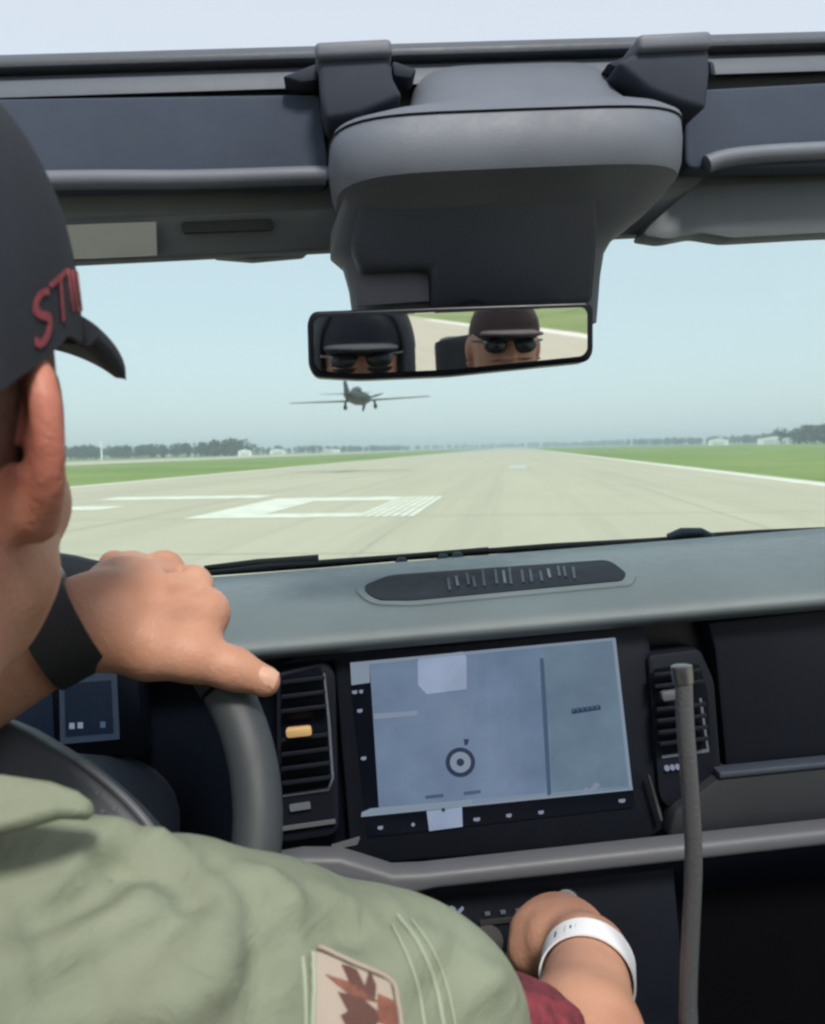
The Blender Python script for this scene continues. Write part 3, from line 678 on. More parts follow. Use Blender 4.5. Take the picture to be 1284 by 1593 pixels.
# ---- seats and roll bar (behind the camera's view, seen in the mirror)
def seat(x, y, zc):
    st = loft('seat', [[Vector((x + .24 * math.copysign(abs(math.cos(t)) ** .5, math.cos(t)) * s_, y + yy + dpt * math.copysign(abs(math.sin(t)) ** .6, math.sin(t)), zz)) for t in [2 * math.pi * i / 28 for i in range(28)]] for zz, s_, yy, dpt in ((zc, .95, .03, .06), (zc + .1, 1.0, .02, .075), (zc + .35, .98, -.03, .07), (zc + .5, .85, -.06, .055), (zc + .545, .6, -.07, .035))], seat_m, car, smooth=60)
    box('cushion', (x, y + .27, zc - .03), (.48, .52, .14), seat_m, st, bevel=.04, seg=3)
    box('headrest', (x, y - .06, zc + .66), (.25, .09, .17), seat_m, st, bevel=.035, seg=3)
    for s in (-1, 1): tube('headrest_post', [(x + s * .05, y - .06, zc + .53), (x + s * .05, y - .06, zc + .60)], .006, steel, st, 8)
    box('seat_base', (x, y + .25, zc - .24), (.40, .44, .30), rubber, st, bevel=.02)
    return st
seat(-.34, ey + .05, ez - .76); seat(.42, ey + .05, ez - .76)
seat(-.27, ey - .95, ez - .74); seat(.27, ey - .95, ez - .74)
rb = tube('roll_bar', catmull([(-.94, ey - .55, .6), (-.94, ey - .52, ez + .15), (-.84, ey - .5, ez + .34), (.84, ey - .5, ez + .34), (.94, ey - .52, ez + .15), (.94, ey - .55, .6)], 8), .032, rubber, car, 14)
for s in (-1, 1): tube('roof_rail', [(s * .95, ey - .5, ez + .30), (s * .95, ey + .80, ez + .26)], .028, rubber, car, 12)

# ================================================================== gooseneck rod
base_p = C(1076, 1640, .56); top_p = C(1061, 1035, .56)
rod_base = CAR @ Vector((base_p.x, base_p.y, tun_top))
rod = empty('gooseneck_rod', rod_base); tag(rod, 'upright grey gooseneck rod with a silver tip in front of the right air vent', 'rod')
def W2(p): return (CAR @ p) - rod_base
rodm = mat('grey gooseneck sleeve', (0.060, 0.062, 0.068), 0.45, bump=.3, bscale=400)
pth = catmull([W2(Vector((base_p.x + .004, base_p.y, tun_top + .03))), W2(C(1077, 1700, .56)), W2(C(1071, 1560, .56)), W2(C(1079, 1350, .56)), W2(C(1075, 1250, .56)), W2(C(1066, 1120, .56)), W2(C(1064, 1060, .56))], 8)
tube('stem', pth, [.0062] * 16 + [.0058] * (len(pth) - 16), rodm, rod, 16)
tube('tip', [W2(C(1063.5, 1062, .56)), W2(C(1062, 1050, .56)), W2(C(1060.5, 1036, .56)), W2(C(1060.4, 1034.5, .56))], [.0066, .0070, .0070, .0055], metal, rod, 18)
tube('base_flange', [(0, 0, -.005), (0, 0, .012), (.002, 0, .04)], [.035, .032, .012], rubber, rod, 20)

# ================================================================== THE DRIVER
class SDF:
    """distance field on a regular grid; parts blend smoothly; surface taken with surface nets"""
    def __init__(s, lo, hi, h):
        s.lo = np.array(lo, float); s.h = h; s.n = np.ceil((np.array(hi) - s.lo) / h).astype(int) + 1
        s.g = np.full(s.n, 0.2, np.float32)
    def _box(s, lo, hi, pad):
        a = np.maximum(np.floor((np.array(lo) - pad - s.lo) / s.h).astype(int), 0); b = np.minimum(np.ceil((np.array(hi) + pad - s.lo) / s.h).astype(int) + 1, s.n)
        if (b <= a).any(): return None
        ax = [s.lo[i] + s.h * np.arange(a[i], b[i]) for i in range(3)]
        X = np.stack(np.meshgrid(*ax, indexing='ij'), -1).astype(np.float32)
        return tuple(slice(a[i], b[i]) for i in range(3)), X
    def _mix(s, sl, d, k, sub):
        g = s.g[sl]
        if sub: g = -g
        if k > 0:
            hh = np.clip(.5 + .5 * (d - g) / k, 0, 1); r_ = d * (1 - hh) + g * hh - k * hh * (1 - hh)
        else: r_ = np.minimum(g, d)
        s.g[sl] = -r_ if sub else r_
    def cap(s, a, b, ra, rb, k=.012, sub=False):
        a, b = np.array(a, float), np.array(b, float); m_ = max(ra, rb)
        q = s._box(np.minimum(a, b), np.maximum(a, b), m_ + k + .02)
        if q is None: return
        sl, X = q; ab = b - a; t = np.clip(((X - a) @ ab) / max(ab @ ab, 1e-12), 0, 1)
        d = np.linalg.norm(X - a - t[..., None] * ab, axis=-1) - (ra + (rb - ra) * t)
        s._mix(sl, d.astype(np.float32), k, sub)
    def chain(s, pts, rad, k=.012, sub=False):
        for i in range(len(pts) - 1): s.cap(pts[i], pts[i + 1], rad[i], rad[i + 1], k, sub)
    def ell(s, c, r_, rot=None, k=.012, sub=False):
        c, r_ = np.array(c, float), np.array(r_, float); m_ = r_.max()
        q = s._box(c - m_, c + m_, k + .02)
        if q is None: return
        sl, X = q; p = X - c
        if rot is not None: p = p @ np.array(rot)          # columns of rot = axes
        k0 = np.linalg.norm(p / r_, axis=-1); k1 = np.maximum(np.linalg.norm(p / (r_ * r_), axis=-1), 1e-6)
        d = k0 * (k0 - 1) / k1
        s._mix(sl, d.astype(np.float32), k, sub)
    def mesh(s):
        g = s.g; neg = g < 0; n = s.n
        c = [neg[i:n[0] - 1 + i, j:n[1] - 1 + j, k:n[2] - 1 + k] for i in (0, 1) for j in (0, 1) for k in (0, 1)]
        al = np.logical_and.reduce(c); an = np.logical_or.reduce(c); act = an & ~al
        I = np.argwhere(act); idx = np.full(act.shape, -1, np.int32); idx[tuple(I.T)] = np.arange(len(I))
        acc = np.zeros((len(I), 3)); cnt = np.zeros(len(I))
        corner = [(i, j, k) for i in (0, 1) for j in (0, 1) for k in (0, 1)]
        vals = np.stack([g[I[:, 0] + a, I[:, 1] + b, I[:, 2] + d] for a, b, d in corner], 1)
        for p in range(8):
            for q in range(p + 1, 8):
                dv = np.array(corner[q]) - np.array(corner[p])
                if abs(dv).sum() != 1: continue
                m_ = (vals[:, p] < 0) != (vals[:, q] < 0)
                t = vals[m_, p] / (vals[m_, p] - vals[m_, q])
                acc[m_] += np.array(corner[p]) + t[:, None] * dv; cnt[m_] += 1
        V = s.lo + s.h * (I + acc / cnt[:, None]); F = []
        for ax in range(3):
            o1, o2 = [(1, 2), (2, 0), (0, 1)][ax]
            A = [slice(None)] * 3; B = [slice(None)] * 3; A[ax] = slice(0, -1); B[ax] = slice(1, None)
            fl = neg[tuple(A)] != neg[tuple(B)]
            J = np.argwhere(fl); J = J[(J[:, o1] > 0) & (J[:, o2] > 0) & (J[:, o1] < n[o1] - 1) & (J[:, o2] < n[o2] - 1)]
            d1 = np.zeros(3, int); d1[o1] = 1; d2 = np.zeros(3, int); d2[o2] = 1
            q = np.stack([idx[tuple((J - d1 - d2).T)], idx[tuple((J - d2).T)], idx[tuple(J.T)], idx[tuple((J - d1).T)]], 1)
            flip = ~neg[tuple(J.T)]; q[flip] = q[flip][:, ::-1]
            F.append(q)
        return V, np.concatenate(F)
def npmesh(name, V, F, mt, parent, smooth=180):
    me = bpy.data.meshes.new(name); me.from_pydata(V.tolist(), [], F.tolist()); me.update()
    for p in me.polygons: p.use_smooth = True
    me.materials.append(mt); o = bpy.data.objects.new(name, me); COL.objects.link(o); o.parent = parent; return o

def e_(u, v, d): return np.array(ray(u, v) * d)             # eye-relative point
def skin_mat():
    m = bpy.data.materials.new('tanned skin'); m.use_nodes = True; t = m.node_tree; N, L = t.nodes, t.links
    b = N['Principled BSDF']; b.inputs['Roughness'].default_value = 0.5; b.inputs['Specular IOR Level'].default_value = 0.35
    b.inputs['Subsurface Weight'].default_value = 0.25; b.inputs['Subsurface Radius'].default_value = (0.010, 0.004, 0.002); b.inputs['Subsurface Scale'].default_value = 0.6
    tc = N.new('ShaderNodeTexCoord'); n1 = N.new('ShaderNodeTexNoise'); n1.inputs['Scale'].default_value = 14; n1.inputs['Detail'].default_value = 5
    L.new(tc.outputs['Object'], n1.inputs['Vector'])
    cr = N.new('ShaderNodeValToRGB'); e = cr.color_ramp.elements; e[0].position, e[1].position = .32, .70
    e[0].color = (0.385, 0.182, 0.118, 1); e[1].color = (0.515, 0.278, 0.188, 1)
    at = N.new('ShaderNodeAttribute'); at.attribute_name = 'flush'
    mx = N.new('ShaderNodeMixRGB'); mx.inputs[2].default_value = (0.43, 0.120, 0.090, 1)
    L.new(n1.outputs['Fac'], cr.inputs[0]); L.new(cr.outputs[0], mx.inputs[1]); L.new(at.outputs['Fac'], mx.inputs[0]); L.new(mx.outputs[0], b.inputs['Base Color'])
    n2 = N.new('ShaderNodeTexNoise'); n2.inputs['Scale'].default_value = 190; n2.inputs['Detail'].default_value = 6; n2.inputs['Distortion'].default_value = .8; L.new(tc.outputs['Object'], n2.inputs['Vector'])
    bp = N.new('ShaderNodeBump'); bp.inputs['Strength'].default_value = .7; bp.inputs['Distance'].default_value = .001; L.new(n2.outputs['Fac'], bp.inputs['Height']); L.new(bp.outputs[0], b.inputs['Normal'])
    return m
skin = skin_mat()

PB = Vector((-.34, .30, .98))                               # person base (seat cushion), world
person = empty('person', PB)
tag(person, 'driver in a black cap and sage green flight suit, left hand on the steering wheel', 'person')
off = np.array(EYE - PB)                                    # eye-relative -> person-local

# head frame
hy, hp = R(5), R(-6)
hf = np.array([-math.sin(hy) * math.cos(hp), math.cos(hy) * math.cos(hp), math.sin(hp)])
hr = np.array([math.cos(hy), math.sin(hy), 0.0]); hu = np.cross(hr, hf)
HR = np.stack([hr, hf, hu], 1)
Hc = np.array([-.236, .362, .012])
def H(x, y, z): return Hc + hr * x + hf * y + hu * z

sh_r = e_(262, 1560, .41); el_r = e_(892, 1800, .47); wr_r = e_(916, 1490, .67)
sh_l = np.array([-.41, .36, -.28]); el_l = np.array([-.50, .49, -.27]); wr_l = e_(112, 975, .560)
nb = np.array([-.245, .318, -.20])                          # base of the neck
B = SDF((-.60, .14, -.72), (.24, .90, .20), .0033)
# head
B.ell(H(0, -.008, .030), (.077, .100, .095), HR, k=0)
B.ell(H(0, .030, -.035), (.064, .070, .085), HR, k=.03)
B.ell(H(0, .048, -.085), (.039, .046, .034), HR, k=.03)     # jaw and chin
B.ell(H(0, .080, -.088), (.020, .018, .016), HR, k=.02)
for s in (-1, 1):
    B.ell(H(s * .043, .060, -.030), (.022, .022, .020), HR, k=.02)     # cheek
    B.cap(H(s * .012, .092, .022), H(s * .050, .072, .020), .011, .009, k=.014)  # brow
    B.ell(H(s * .031, .094, .002), (.017, .012, .011), HR, k=.008, sub=True)     # eye socket
    B.ell(H(s * .031, .079, .001), (.013, .013, .012), HR, k=.003)
    B.cap(H(s * .051, .035, -.066), H(s * .026, .068, -.092), .016, .013, k=.02) # jaw edge
    # ear
    bk = np.array([s * math.sin(R(32)), -math.cos(R(32)), -.10]); bk /= np.linalg.norm(bk)
    up_ = np.array([0, -.16, .987]); up_ -= bk * (up_ @ bk); up_ /= np.linalg.norm(up_)
    ec = np.array([s * .0755, -.010, -.010])
    def ear(a, h_, o_=0): 
        nrm = np.cross(bk, up_) * s; p = ec + bk * a + up_ * h_ - nrm * o_; return H(*p)
    B.ell(ear(.006, .003), (.019, .032, .0065), HR @ np.stack([bk, up_, np.cross(bk, up_)], 1), k=.008)
    hel = [(-.012, .016), (-.008, .027), (.002, .033), (.013, .031), (.021, .021), (.022, .006), (.018, -.010), (.010, -.022), (.001, -.031), (-.007, -.031), (-.010, -.022)]
    hs = catmull([Vector((a, h_, 0)) for a, h_ in hel], 4); B.chain([ear(p.x, p.y) for p in hs], [.0042 + .002 * max(0, (i_ / len(hs) - .7) / .3) for i_ in range(len(hs))], k=.005)
    B.ell(ear(-.004, .002), (.014, .026, .011), HR @ np.stack([bk, up_, np.cross(bk, up_)], 1), k=.012)
    B.ell(ear(-.002, -.002, -.006 if s > 0 else .006), (.009, .014, .006), HR, k=.004, sub=True)
B.chain([H(0, .094, .012), H(0, .108, -.018), H(0, .112, -.030)], [.008, .010, .012], k=.010)   # nose
for s in (-1, 1): B.ell(H(s * .012, .100, -.031), (.009, .010, .008), HR, k=.006)
B.cap(H(-.020, .086, -.060), H(.020, .086, -.060), .008, .008, k=.008)
B.cap(H(-.018, .096, -.0595), H(.018, .096, -.0595), .0022, .0022, k=.004, sub=True)
# neck and trunk
B.cap(H(0, -.022, -.045), nb, .056, .062, k=.03)
B.cap(H(0, -.060, .000), nb + np.array([0, -.03, .02]), .035, .050, k=.03)
ch = np.array([-.25, .33, -.42]); pv = np.array([-.29, .30, -.66])
B.cap(sh_l + np.array([.05, 0, 0]), sh_r + np.array([-.06, 0, 0]), .055, .055, k=.04)
B.cap(nb + np.array([0, .0, -.09]), ch, .085, .115, k=.05)
B.cap(ch + np.array([-.05, 0, 0]), pv, .10, .11, k=.05); B.cap(ch + np.array([.04, 0, 0]), pv + np.array([.04, 0, 0]), .10, .11, k=.05)
# right arm
B.chain([sh_r, el_r], [.050, .040], k=.03)
B.chain([el_r, el_r * .55 + wr_r * .45 + np.array([0, 0, .004]), wr_r], [.039, .039, .0295], k=.02)
# left arm
B.chain([sh_l, el_l], [.050, .042], k=.03)
B.chain([el_l, el_l * .6 + wr_l * .4, wr_l], [.043, .040, .0285], k=.02)
# left hand on the rim
I_, M_, R_, K_ = e_(318, 950, .600), e_(298, 912, .622), e_(255, 888, .637), e_(205, 886, .642)
B.chain([wr_l, e_(165, 960, .572), e_(225, 960, .592)], [.0275, .029, .026], k=.015)
for q, r1 in ((I_, .0165), (M_, .0160), (R_, .0155), (K_, .0145)):
    B.chain([e_(150, 965, .568), q * .55 + e_(150, 965, .568) * .45, q], [.022, .021, r1], k=.012)
wcw = np.array(CAR @ wc - EYE); wnw = np.array(CAR.to_3x3() @ wn); wuw = np.array(CAR.to_3x3() @ wu); wxw = np.array(CAR.to_3x3() @ wx)
def rimpt(deg): return wcw + .184 * (wxw * math.sin(R(deg)) + wuw * math.cos(R(deg)))
for q, dg, rr, ln in ((I_, 47, .0125, 1.0), (M_, 39, .0130, 1.08), (R_, 31, .0125, 1.0), (K_, 22, .0110, .85)):
    c0 = rimpt(dg); rad = (c0 - wcw) / np.linalg.norm(c0 - wcw); Rr = .0175 + rr
    f1 = c0 + rad * Rr * .75 - wnw * Rr * .75; f2 = c0 - wnw * Rr * 1.05 - rad * .004; f3 = c0 - wnw * Rr * .75 - rad * Rr * .75
    B.chain([q, f1, f2, f3], [rr + .002, rr, rr * .92, rr * .78], k=.004)
for qa, qb in ((I_, M_), (M_, R_), (R_, K_)):
    md = (qa + qb) / 2; tw_ = -md / np.linalg.norm(md); upz = np.array([.15, .1, .35]); dr = tw_ + upz; dr /= np.linalg.norm(dr)
    B.cap(md + dr * .0175, md * .72 + e_(150, 965, .568) * .28 + dr * .0245, .0035, .002, k=.006, sub=True)
B.chain([e_(170, 990, .565), e_(235, 1008, .572), e_(300, 1022, .578), e_(362, 1040, .584), e_(412, 1060, .588)], [.022, .0205, .0160, .0135, .0112], k=.010)
B.cap(e_(300, 1010, .586), e_(318, 960, .600), .014, .014, k=.014)      # web of the thumb
# right hand on the lever
hc = np.array(CAR @ hand_c - EYE)
B.chain([wr_r, e_(885, 1462, .725), e_(868, 1446, .75)], [.029, .031, .029], k=.015)
B.ell(e_(862, 1450, .745), (.040, .030, .026), None, k=.015)
for q, (a, b_) in enumerate(((900, 1430), (880, 1424), (858, 1424), (838, 1430))):
    p1 = e_(a, b_, .772); p2 = e_(a - 2, b_ + 18, .806); p3 = e_(a - 4, b_ + 44, .808)
    B.chain([e_(870, 1446, .745), p1, p2, p3], [.020, .0115, .0105, .009], k=.005)
B.chain([e_(852, 1468, .715), e_(826, 1480, .728), e_(812, 1500, .745), e_(806, 1512, .765)], [.021, .0175, .013, .0105], k=.010)
V, F = B.mesh(); del B
# blood-flushed ears and nape as a skin colour of its own
earp = H(.09, -.02, -.005); nap = H(.03, -.075, -.055)
fl = np.clip(1.15 - np.linalg.norm((V - earp) / np.array([.035, .035, .05]), axis=1), 0, 1) * .85
fl = np.maximum(fl, np.clip(1.3 - np.linalg.norm((V - nap) / .075, axis=1), 0, 1) * .8)
body = npmesh('body', V + off, F, skin, person)
at = body.data.attributes.new('flush', 'FLOAT', 'POINT'); at.data.foreach_set('value', fl.astype(np.float32))
# thumb nail
nail_m = mat('nail', (0.52, 0.30, 0.22), 0.35)
tdir = e_(412, 1060, .588) - e_(362, 1040, .584); tdir /= np.linalg.norm(tdir)
nc = e_(414, 1052, .5815); nn = -nc / np.linalg.norm(nc) + np.array([.0, 0, .75]); nn -= tdir * (nn @ tdir); nn /= np.linalg.norm(nn); nsd = np.cross(tdir, nn)
tip = e_(412, 1060, .588)
nl = [[Vector(tip + tdir * a + nn * (.0124 - .0045 * (b_ / .0075) ** 2 - (.0022 if a > .004 else 0)) + nsd * b_ + off) for b_ in (-.0068, -.004, 0, .004, .0068)] for a in (-.007, -.002, .003, .007)]
loft('thumbnail', nl, nail_m, person, smooth=80, cap=False, closed=False)

# hair below the cap: short stubble shell at nape and temple
hair_m = mat('cropped brown hair', (0.13, 0.060, 0.045), 0.8, var=.3, vscale=260, bump=.8, bscale=900)
HS = SDF(Hc - .15, Hc + .15, .0035)
HS.ell(H(0, -.010, .028), (.0792, .1015, .097), HR, k=0)
HS.ell(H(0, -.060, -.035), (.052, .040, .045), HR, k=.03)
HS.ell(H(0, .075, -.02), (.12, .085, .16), HR, k=.006, sub=True)
HS.ell(H(0, 0, -.155), (.14, .16, .095), HR, k=.006, sub=True)
for s in (-1, 1): HS.ell(H(s * .0675, .026, .004), (.0085, .009, .034), HR, k=.008)
Vh, Fh = HS.mesh(); npmesh('hair', Vh + off, Fh, hair_m, person); del HS
# sideburn
# eyes
eye_m = mat('eye', (0.6, 0.6, 0.58), 0.2)
# ---- cap
cap_m = mat('black cap twill', (0.008, 0.011, 0.020), 0.8, var=.2, vscale=40, bump=.5, bscale=1400)
cap_r = np.array([.0885, .1115, .126]); cap_c = (0, -.006, .030)
def capp(th, ph, k=1.0):     # th azimuth from front to the right, ph from 0 (rim) to 1 (top)
    a = ph * math.pi / 2; flat = math.sin(a) ** .92
    x = cap_r[0] * math.sin(th) * math.cos(a) ** .72 * k; y = cap_r[1] * math.cos(th) * math.cos(a) ** .72 * k; z = cap_r[2] * flat * k
    rimz = .010 + (.016 * math.cos(th) + .016 * max(0, math.cos(th)) ** 4) * (1 - ph) - .056 * (1 - ph) * max(0, -math.cos(th))
    return H(cap_c[0] + x, cap_c[1] + y, cap_c[2] + z + rimz)
rings = []
for i in range(25):
    ph = i / 24 * .985
    rr = []
    for j in range(192):
        th = 2 * math.pi * j / 192; seam = abs(((th / (math.pi / 3)) + .5) % 1 - .5) * (math.pi / 3)
        dent = -.013 * math.exp(-(seam / .030) ** 2) + .006 * math.exp(-((seam - .07) / .03) ** 2) * (1 - .3 * ph)
        rr.append(Vector(capp(th, ph, 1 + dent) + off))
    rings.append(rr)
inner = [[Vector(capp(2 * math.pi * j / 192, i / 24 * .985, .972) + off) for j in range(192)] for i in (12, 6, 2, 0)]
cap = loft('cap', inner + rings, cap_m, person, smooth=70, cap=True)
# brim
brm, rings = [], []
def brimpt(q, t, lift=0):     # q -1..1 across, t 0..1 outwards; a strongly arched peak
    x = q * .0865; L_ = .072 * (1 - .30 * abs(q) ** 6)
    y = cap_c[1] + cap_r[1] * math.sqrt(max(0, 1 - (x / (cap_r[0] * 1.08)) ** 2)) * .95 + L_ * t
    z = .088 - 5.3 * x * x - .010 * t * t; sl = 10.6 * x; nl_ = math.sqrt(1 + sl * sl)
    return Vector(H(x * (1 + .03 * t) + lift * sl / nl_, y, z + lift / nl_) + off)
def brimring(q):
    th_ = .0068 * (1 if abs(q) < .92 else math.sqrt(max(.12, 1 - ((abs(q) - .92) / .08) ** 2)))
    up = [brimpt(q, t / 8, th_ * math.sqrt(max(0, 1 - (t / 8) ** 4))) for t in range(9)]
    dn = [brimpt(q, t / 8, -th_ * math.sqrt(max(0, 1 - (t / 8) ** 4))) for t in range(7, -1, -1)]
    return up + dn
br = loft('cap_brim', [brimring(q / 20) for q in range(-20, 21)], cap_m, cap, smooth=60)
tube('cap_button', [Vector(H(0, -.006, .162) + off), Vector(H(0, -.006, .1675) + off), Vector(H(0, -.006, .169) + off)], [.008, .0075, .004], cap_m, cap, 14)
# embroidered lettering, wrapped on the crown
red_m = mat('dull red embroidery', (0.22, 0.035, 0.048), 0.7, var=.25, vscale=300, bump=.6, bscale=900)
tm = textmesh('STILL', .030, red_m, 'lettering', None, .0012)
xs = [v.co.x for v in tm.vertices]; x0, x1 = min(xs), max(xs)
TH0, TH1 = R(106), R(68)
for v in tm.vertices:
    f_ = (v.co.x - x0) / (x1 - x0); th = TH0 + (TH1 - TH0) * f_
    ph = .020 + v.co.y / .030 * .135 + .05 * f_
    v.co = Vector(capp(th, ph, 1.004 + v.co.z * 4) + off)
lo_ = bpy.data.objects.new('lettering', tm); COL.objects.link(lo_); lo_.parent = cap

# ---- shirt (flight suit top)
suit_m = mat('sage green flight suit cloth', (0.240, 0.270, 0.198), 0.9, var=.14, vscale=9, bump=.6, bscale=1500, spec=.15)
def crumple(m, scale, dist):
    N, L = m.node_tree.nodes, m.node_tree.links; b = N['Principled BSDF']; tc = N['Texture Coordinate']
    old = b.inputs['Normal'].links[0].from_socket
    n = N.new('ShaderNodeTexNoise'); n.inputs['Scale'].default_value = scale; n.inputs['Detail'].default_value = 4; n.inputs['Distortion'].default_value = 1.2
    mp = N.new('ShaderNodeMapping'); mp.inputs['Rotation'].default_value = (0, .5, .4); mp.inputs['Scale'].default_value = (1, .45, 1)
    L.new(tc.outputs['Object'], mp.inputs[0]); L.new(mp.outputs[0], n.inputs['Vector'])
    bp = N.new('ShaderNodeBump'); bp.inputs['Strength'].default_value = .8; bp.inputs['Distance'].default_value = dist
    L.new(n.outputs['Fac'], bp.inputs['Height']); L.new(old, bp.inputs['Normal']); L.new(bp.outputs[0], b.inputs['Normal'])
crumple(suit_m, 26, .0045)
SH = SDF((-.66, .10, -.74), (.20, .68, -.06), .0042)
SH.cap(sh_l + np.array([.02, 0, .01]), sh_r + np.array([-.08, -.0, .004]), .078, .071, k=.03)
SH.cap(nb + np.array([0, .0, -.075]), ch, .108, .145, k=.05)
SH.cap(ch + np.array([-.06, 0, 0]), pv, .125, .13, k=.05); SH.cap(ch + np.array([.05, 0, 0]), pv + np.array([.05, 0, 0]), .125, .13, k=.05)
cuff = el_r + (wr_r - el_r) * .04
mid = sh_r * .5 + el_r * .5 + np.array([0, 0, .004])
slv = lambda t: sh_r * (1 - t) + el_r * t
SH.chain([sh_r, e_(480, 1605, .43), e_(600, 1600, .45), e_(674, 1584, .46)], [.077, .070, .058, .050], k=.03)
SH.chain([sh_l, el_l * .6 + sh_l * .4, el_l, el_l * .75 + wr_l * .25], [.078, .066, .058, .052], k=.03)
SH.cap(H(0, -.02, -.04), nb + np.array([0, .01, .045]), .0585, .060, k=.008, sub=True)      # neck opening
SH.cap(e_(-160, 1385, .37), e_(140, 1352, .40), .035, .024, k=.02)
Vs, Fs = SH.mesh(); del SH
# outward normals
nrmv = np.zeros_like(Vs); fn = np.cross(Vs[Fs[:, 2]] - Vs[Fs[:, 0]], Vs[Fs[:, 3]] - Vs[Fs[:, 1]])
for i in range(4): np.add.at(nrmv, Fs[:, i], fn)
nrmv /= np.maximum(np.linalg.norm(nrmv, axis=1)[:, None], 1e-9)
bv = BVHTree.FromPolygons([Vector(v) for v in Vs], Fs.tolist())
def cast(u, v):
    r = ray(u, v).normalized(); h_ = bv.ray_cast(Vector((0, 0, 0)), r); return None if h_[0] is None else np.array(h_[0])
cen = Vs[::97].mean(0)
# folds: lines read in the photograph, laid on the cloth surface; (points, height, width)
folds = [
    ([(60, 1560), (180, 1500), (260, 1440), (330, 1385)], .009, .016),
    ([(120, 1590), (230, 1545), (300, 1480), (330, 1420), (395, 1365)], .008, .015),
    ([(20, 1500), (120, 1470), (210, 1400), (250, 1340)], .008, .016),
    ([(150, 1530), (220, 1490), (295, 1425), (340, 1395)], -.009, .012),
    ([(60, 1440), (150, 1400), (200, 1350)], -.007, .014),
    ([(300, 1590), (360, 1510), (420, 1450), (520, 1420)], .007, .017),
    ([(390, 1475), (470, 1450), (560, 1440), (610, 1430)], -.008, .013),
    ([(330, 1560), (400, 1500), (470, 1480)], -.006, .014),
    ([(640, 1500), (720, 1520), (790, 1560)], .004, .014),
    ([(230, 1310), (265, 1345), (300, 1400)], -.007, .010),
    ([(215, 1302), (240, 1312), (268, 1335)], .008, .011),
    ([(560, 1420), (640, 1450), (720, 1490), (780, 1530)], .003, .012),
    ([(20, 1420), (80, 1390), (140, 1330), (175, 1290)], .006, .009),
    ([(100, 1350), (160, 1345), (225, 1365), (285, 1400)], -.005, .008),
    ([(340, 1345), (380, 1390), (395, 1440), (385, 1500)], -.005, .009),
    ([(420, 1370), (450, 1410), (465, 1450)], .004, .008),
    ([(490, 1395), (530, 1420), (560, 1460)], -.004, .008),
    ([(20, 1560), (100, 1530), (180, 1470)], -.006, .010),
    ([(230, 1590), (300, 1560), (370, 1500), (400, 1470)], .006, .010),
    ([(430, 1590), (440, 1530), (470, 1470)], .005, .010),
    ([(650, 1560), (700, 1500), (720, 1478)], -.003, .008),
    ([(720, 1570), (760, 1530), (775, 1512)], .003, .007),
]
disp = np.zeros(len(Vs))
for pts, amp, wd_ in folds:
    pl = []
    pv_ = catmull([Vector((a, b_, 0)) for a, b_ in pts], 6)
    for p in pv_:
        q = cast(p.x, p.y)
        if q is not None: pl.append(q)
    if len(pl) < 2: continue
    pl = np.array(pl); dmin = np.full(len(Vs), 9.0); tt = np.zeros(len(Vs))
    near = np.linalg.norm(Vs - pl.mean(0), axis=1) < .30; vi = np.where(near)[0]
    for k, q in enumerate(pl):
        d = np.linalg.norm(Vs[vi] - q, axis=1); b_ = d < dmin[vi]; dmin[vi[b_]] = d[b_]; tt[vi[b_]] = k / (len(pl) - 1)
    taper = np.sin(np.clip(tt, .12, .88) * math.pi) ** .6
    disp += 1.35 * amp * taper * np.exp(-(dmin / (wd_ * .9)) ** 2)
# fine rumpling
ph_ = Vs * np.array([60, 45, 70]); disp += .0012 * (np.sin(ph_[:, 0] + 2 * np.sin(ph_[:, 2] * .6)) + np.sin(ph_[:, 1] * 1.3 + 1.7 * np.sin(ph_[:, 0] * .7)))
Vs2 = Vs + nrmv * disp[:, None]
shirt = npmesh('flight_suit', Vs2 + off, Fs, suit_m, person)
bv = BVHTree.FromPolygons([Vector(v) for v in Vs2], Fs.tolist())
def cn(u, v):
    r = ray(u, v).normalized(); h_ = bv.ray_cast(Vector((0, 0, 0)), r)
    return (None, None) if h_[0] is None else (np.array(h_[0]), np.array(h_[1]))
def oncloth(name, pix, lift, mt, parent, n=10, th=.0012):
    """thin cloth piece following the sleeve: quad outline (4 corners) subdivided and laid on the surface"""
    a, b_, c_, d_ = [np.array(p, float) for p in pix]; G_ = []
    for i in range(n + 1):
        row = []
        for j in range(n + 1):
            s, t = i / n, j / n; q = (a * (1 - s) + b_ * s) * (1 - t) + (d_ * (1 - s) + c_ * s) * t
            p, nn_ = cn(*q)
            if p is None: p, nn_ = (e_(q[0], q[1], .5), -np.array(ray(*q)))
            if nn_ @ p > 0: nn_ = -nn_
            row.append((p, nn_))
        G_.append(row)
    V_ = [Vector(p + nn_ * lift + off) for row in G_ for p, nn_ in row] + [Vector(p + nn_ * (lift - th - .002) + off) for row in G_ for p, nn_ in row]
    m_ = n + 1; F_ = []; K = m_ * m_
    for i in range(n):
        for j in range(n):
            q = (i * m_ + j, (i + 1) * m_ + j, (i + 1) * m_ + j + 1, i * m_ + j + 1); F_.append(q); F_.append(tuple(x + K for x in q[::-1]))
    ed = [(i, 0) for i in range(n)] + [(n, j) for j in range(n)] + [(i, n) for i in range(n, 0, -1)] + [(0, j) for j in range(n, 0, -1)]
    for k in range(len(ed)):
        p, q = ed[k], ed[(k + 1) % len(ed)]; i0, i1 = p[0] * m_ + p[1], q[0] * m_ + q[1]; F_.append((i0, i1, i1 + K, i0 + K))
    return obj(name, V_, F_, mt, parent, smooth=50)
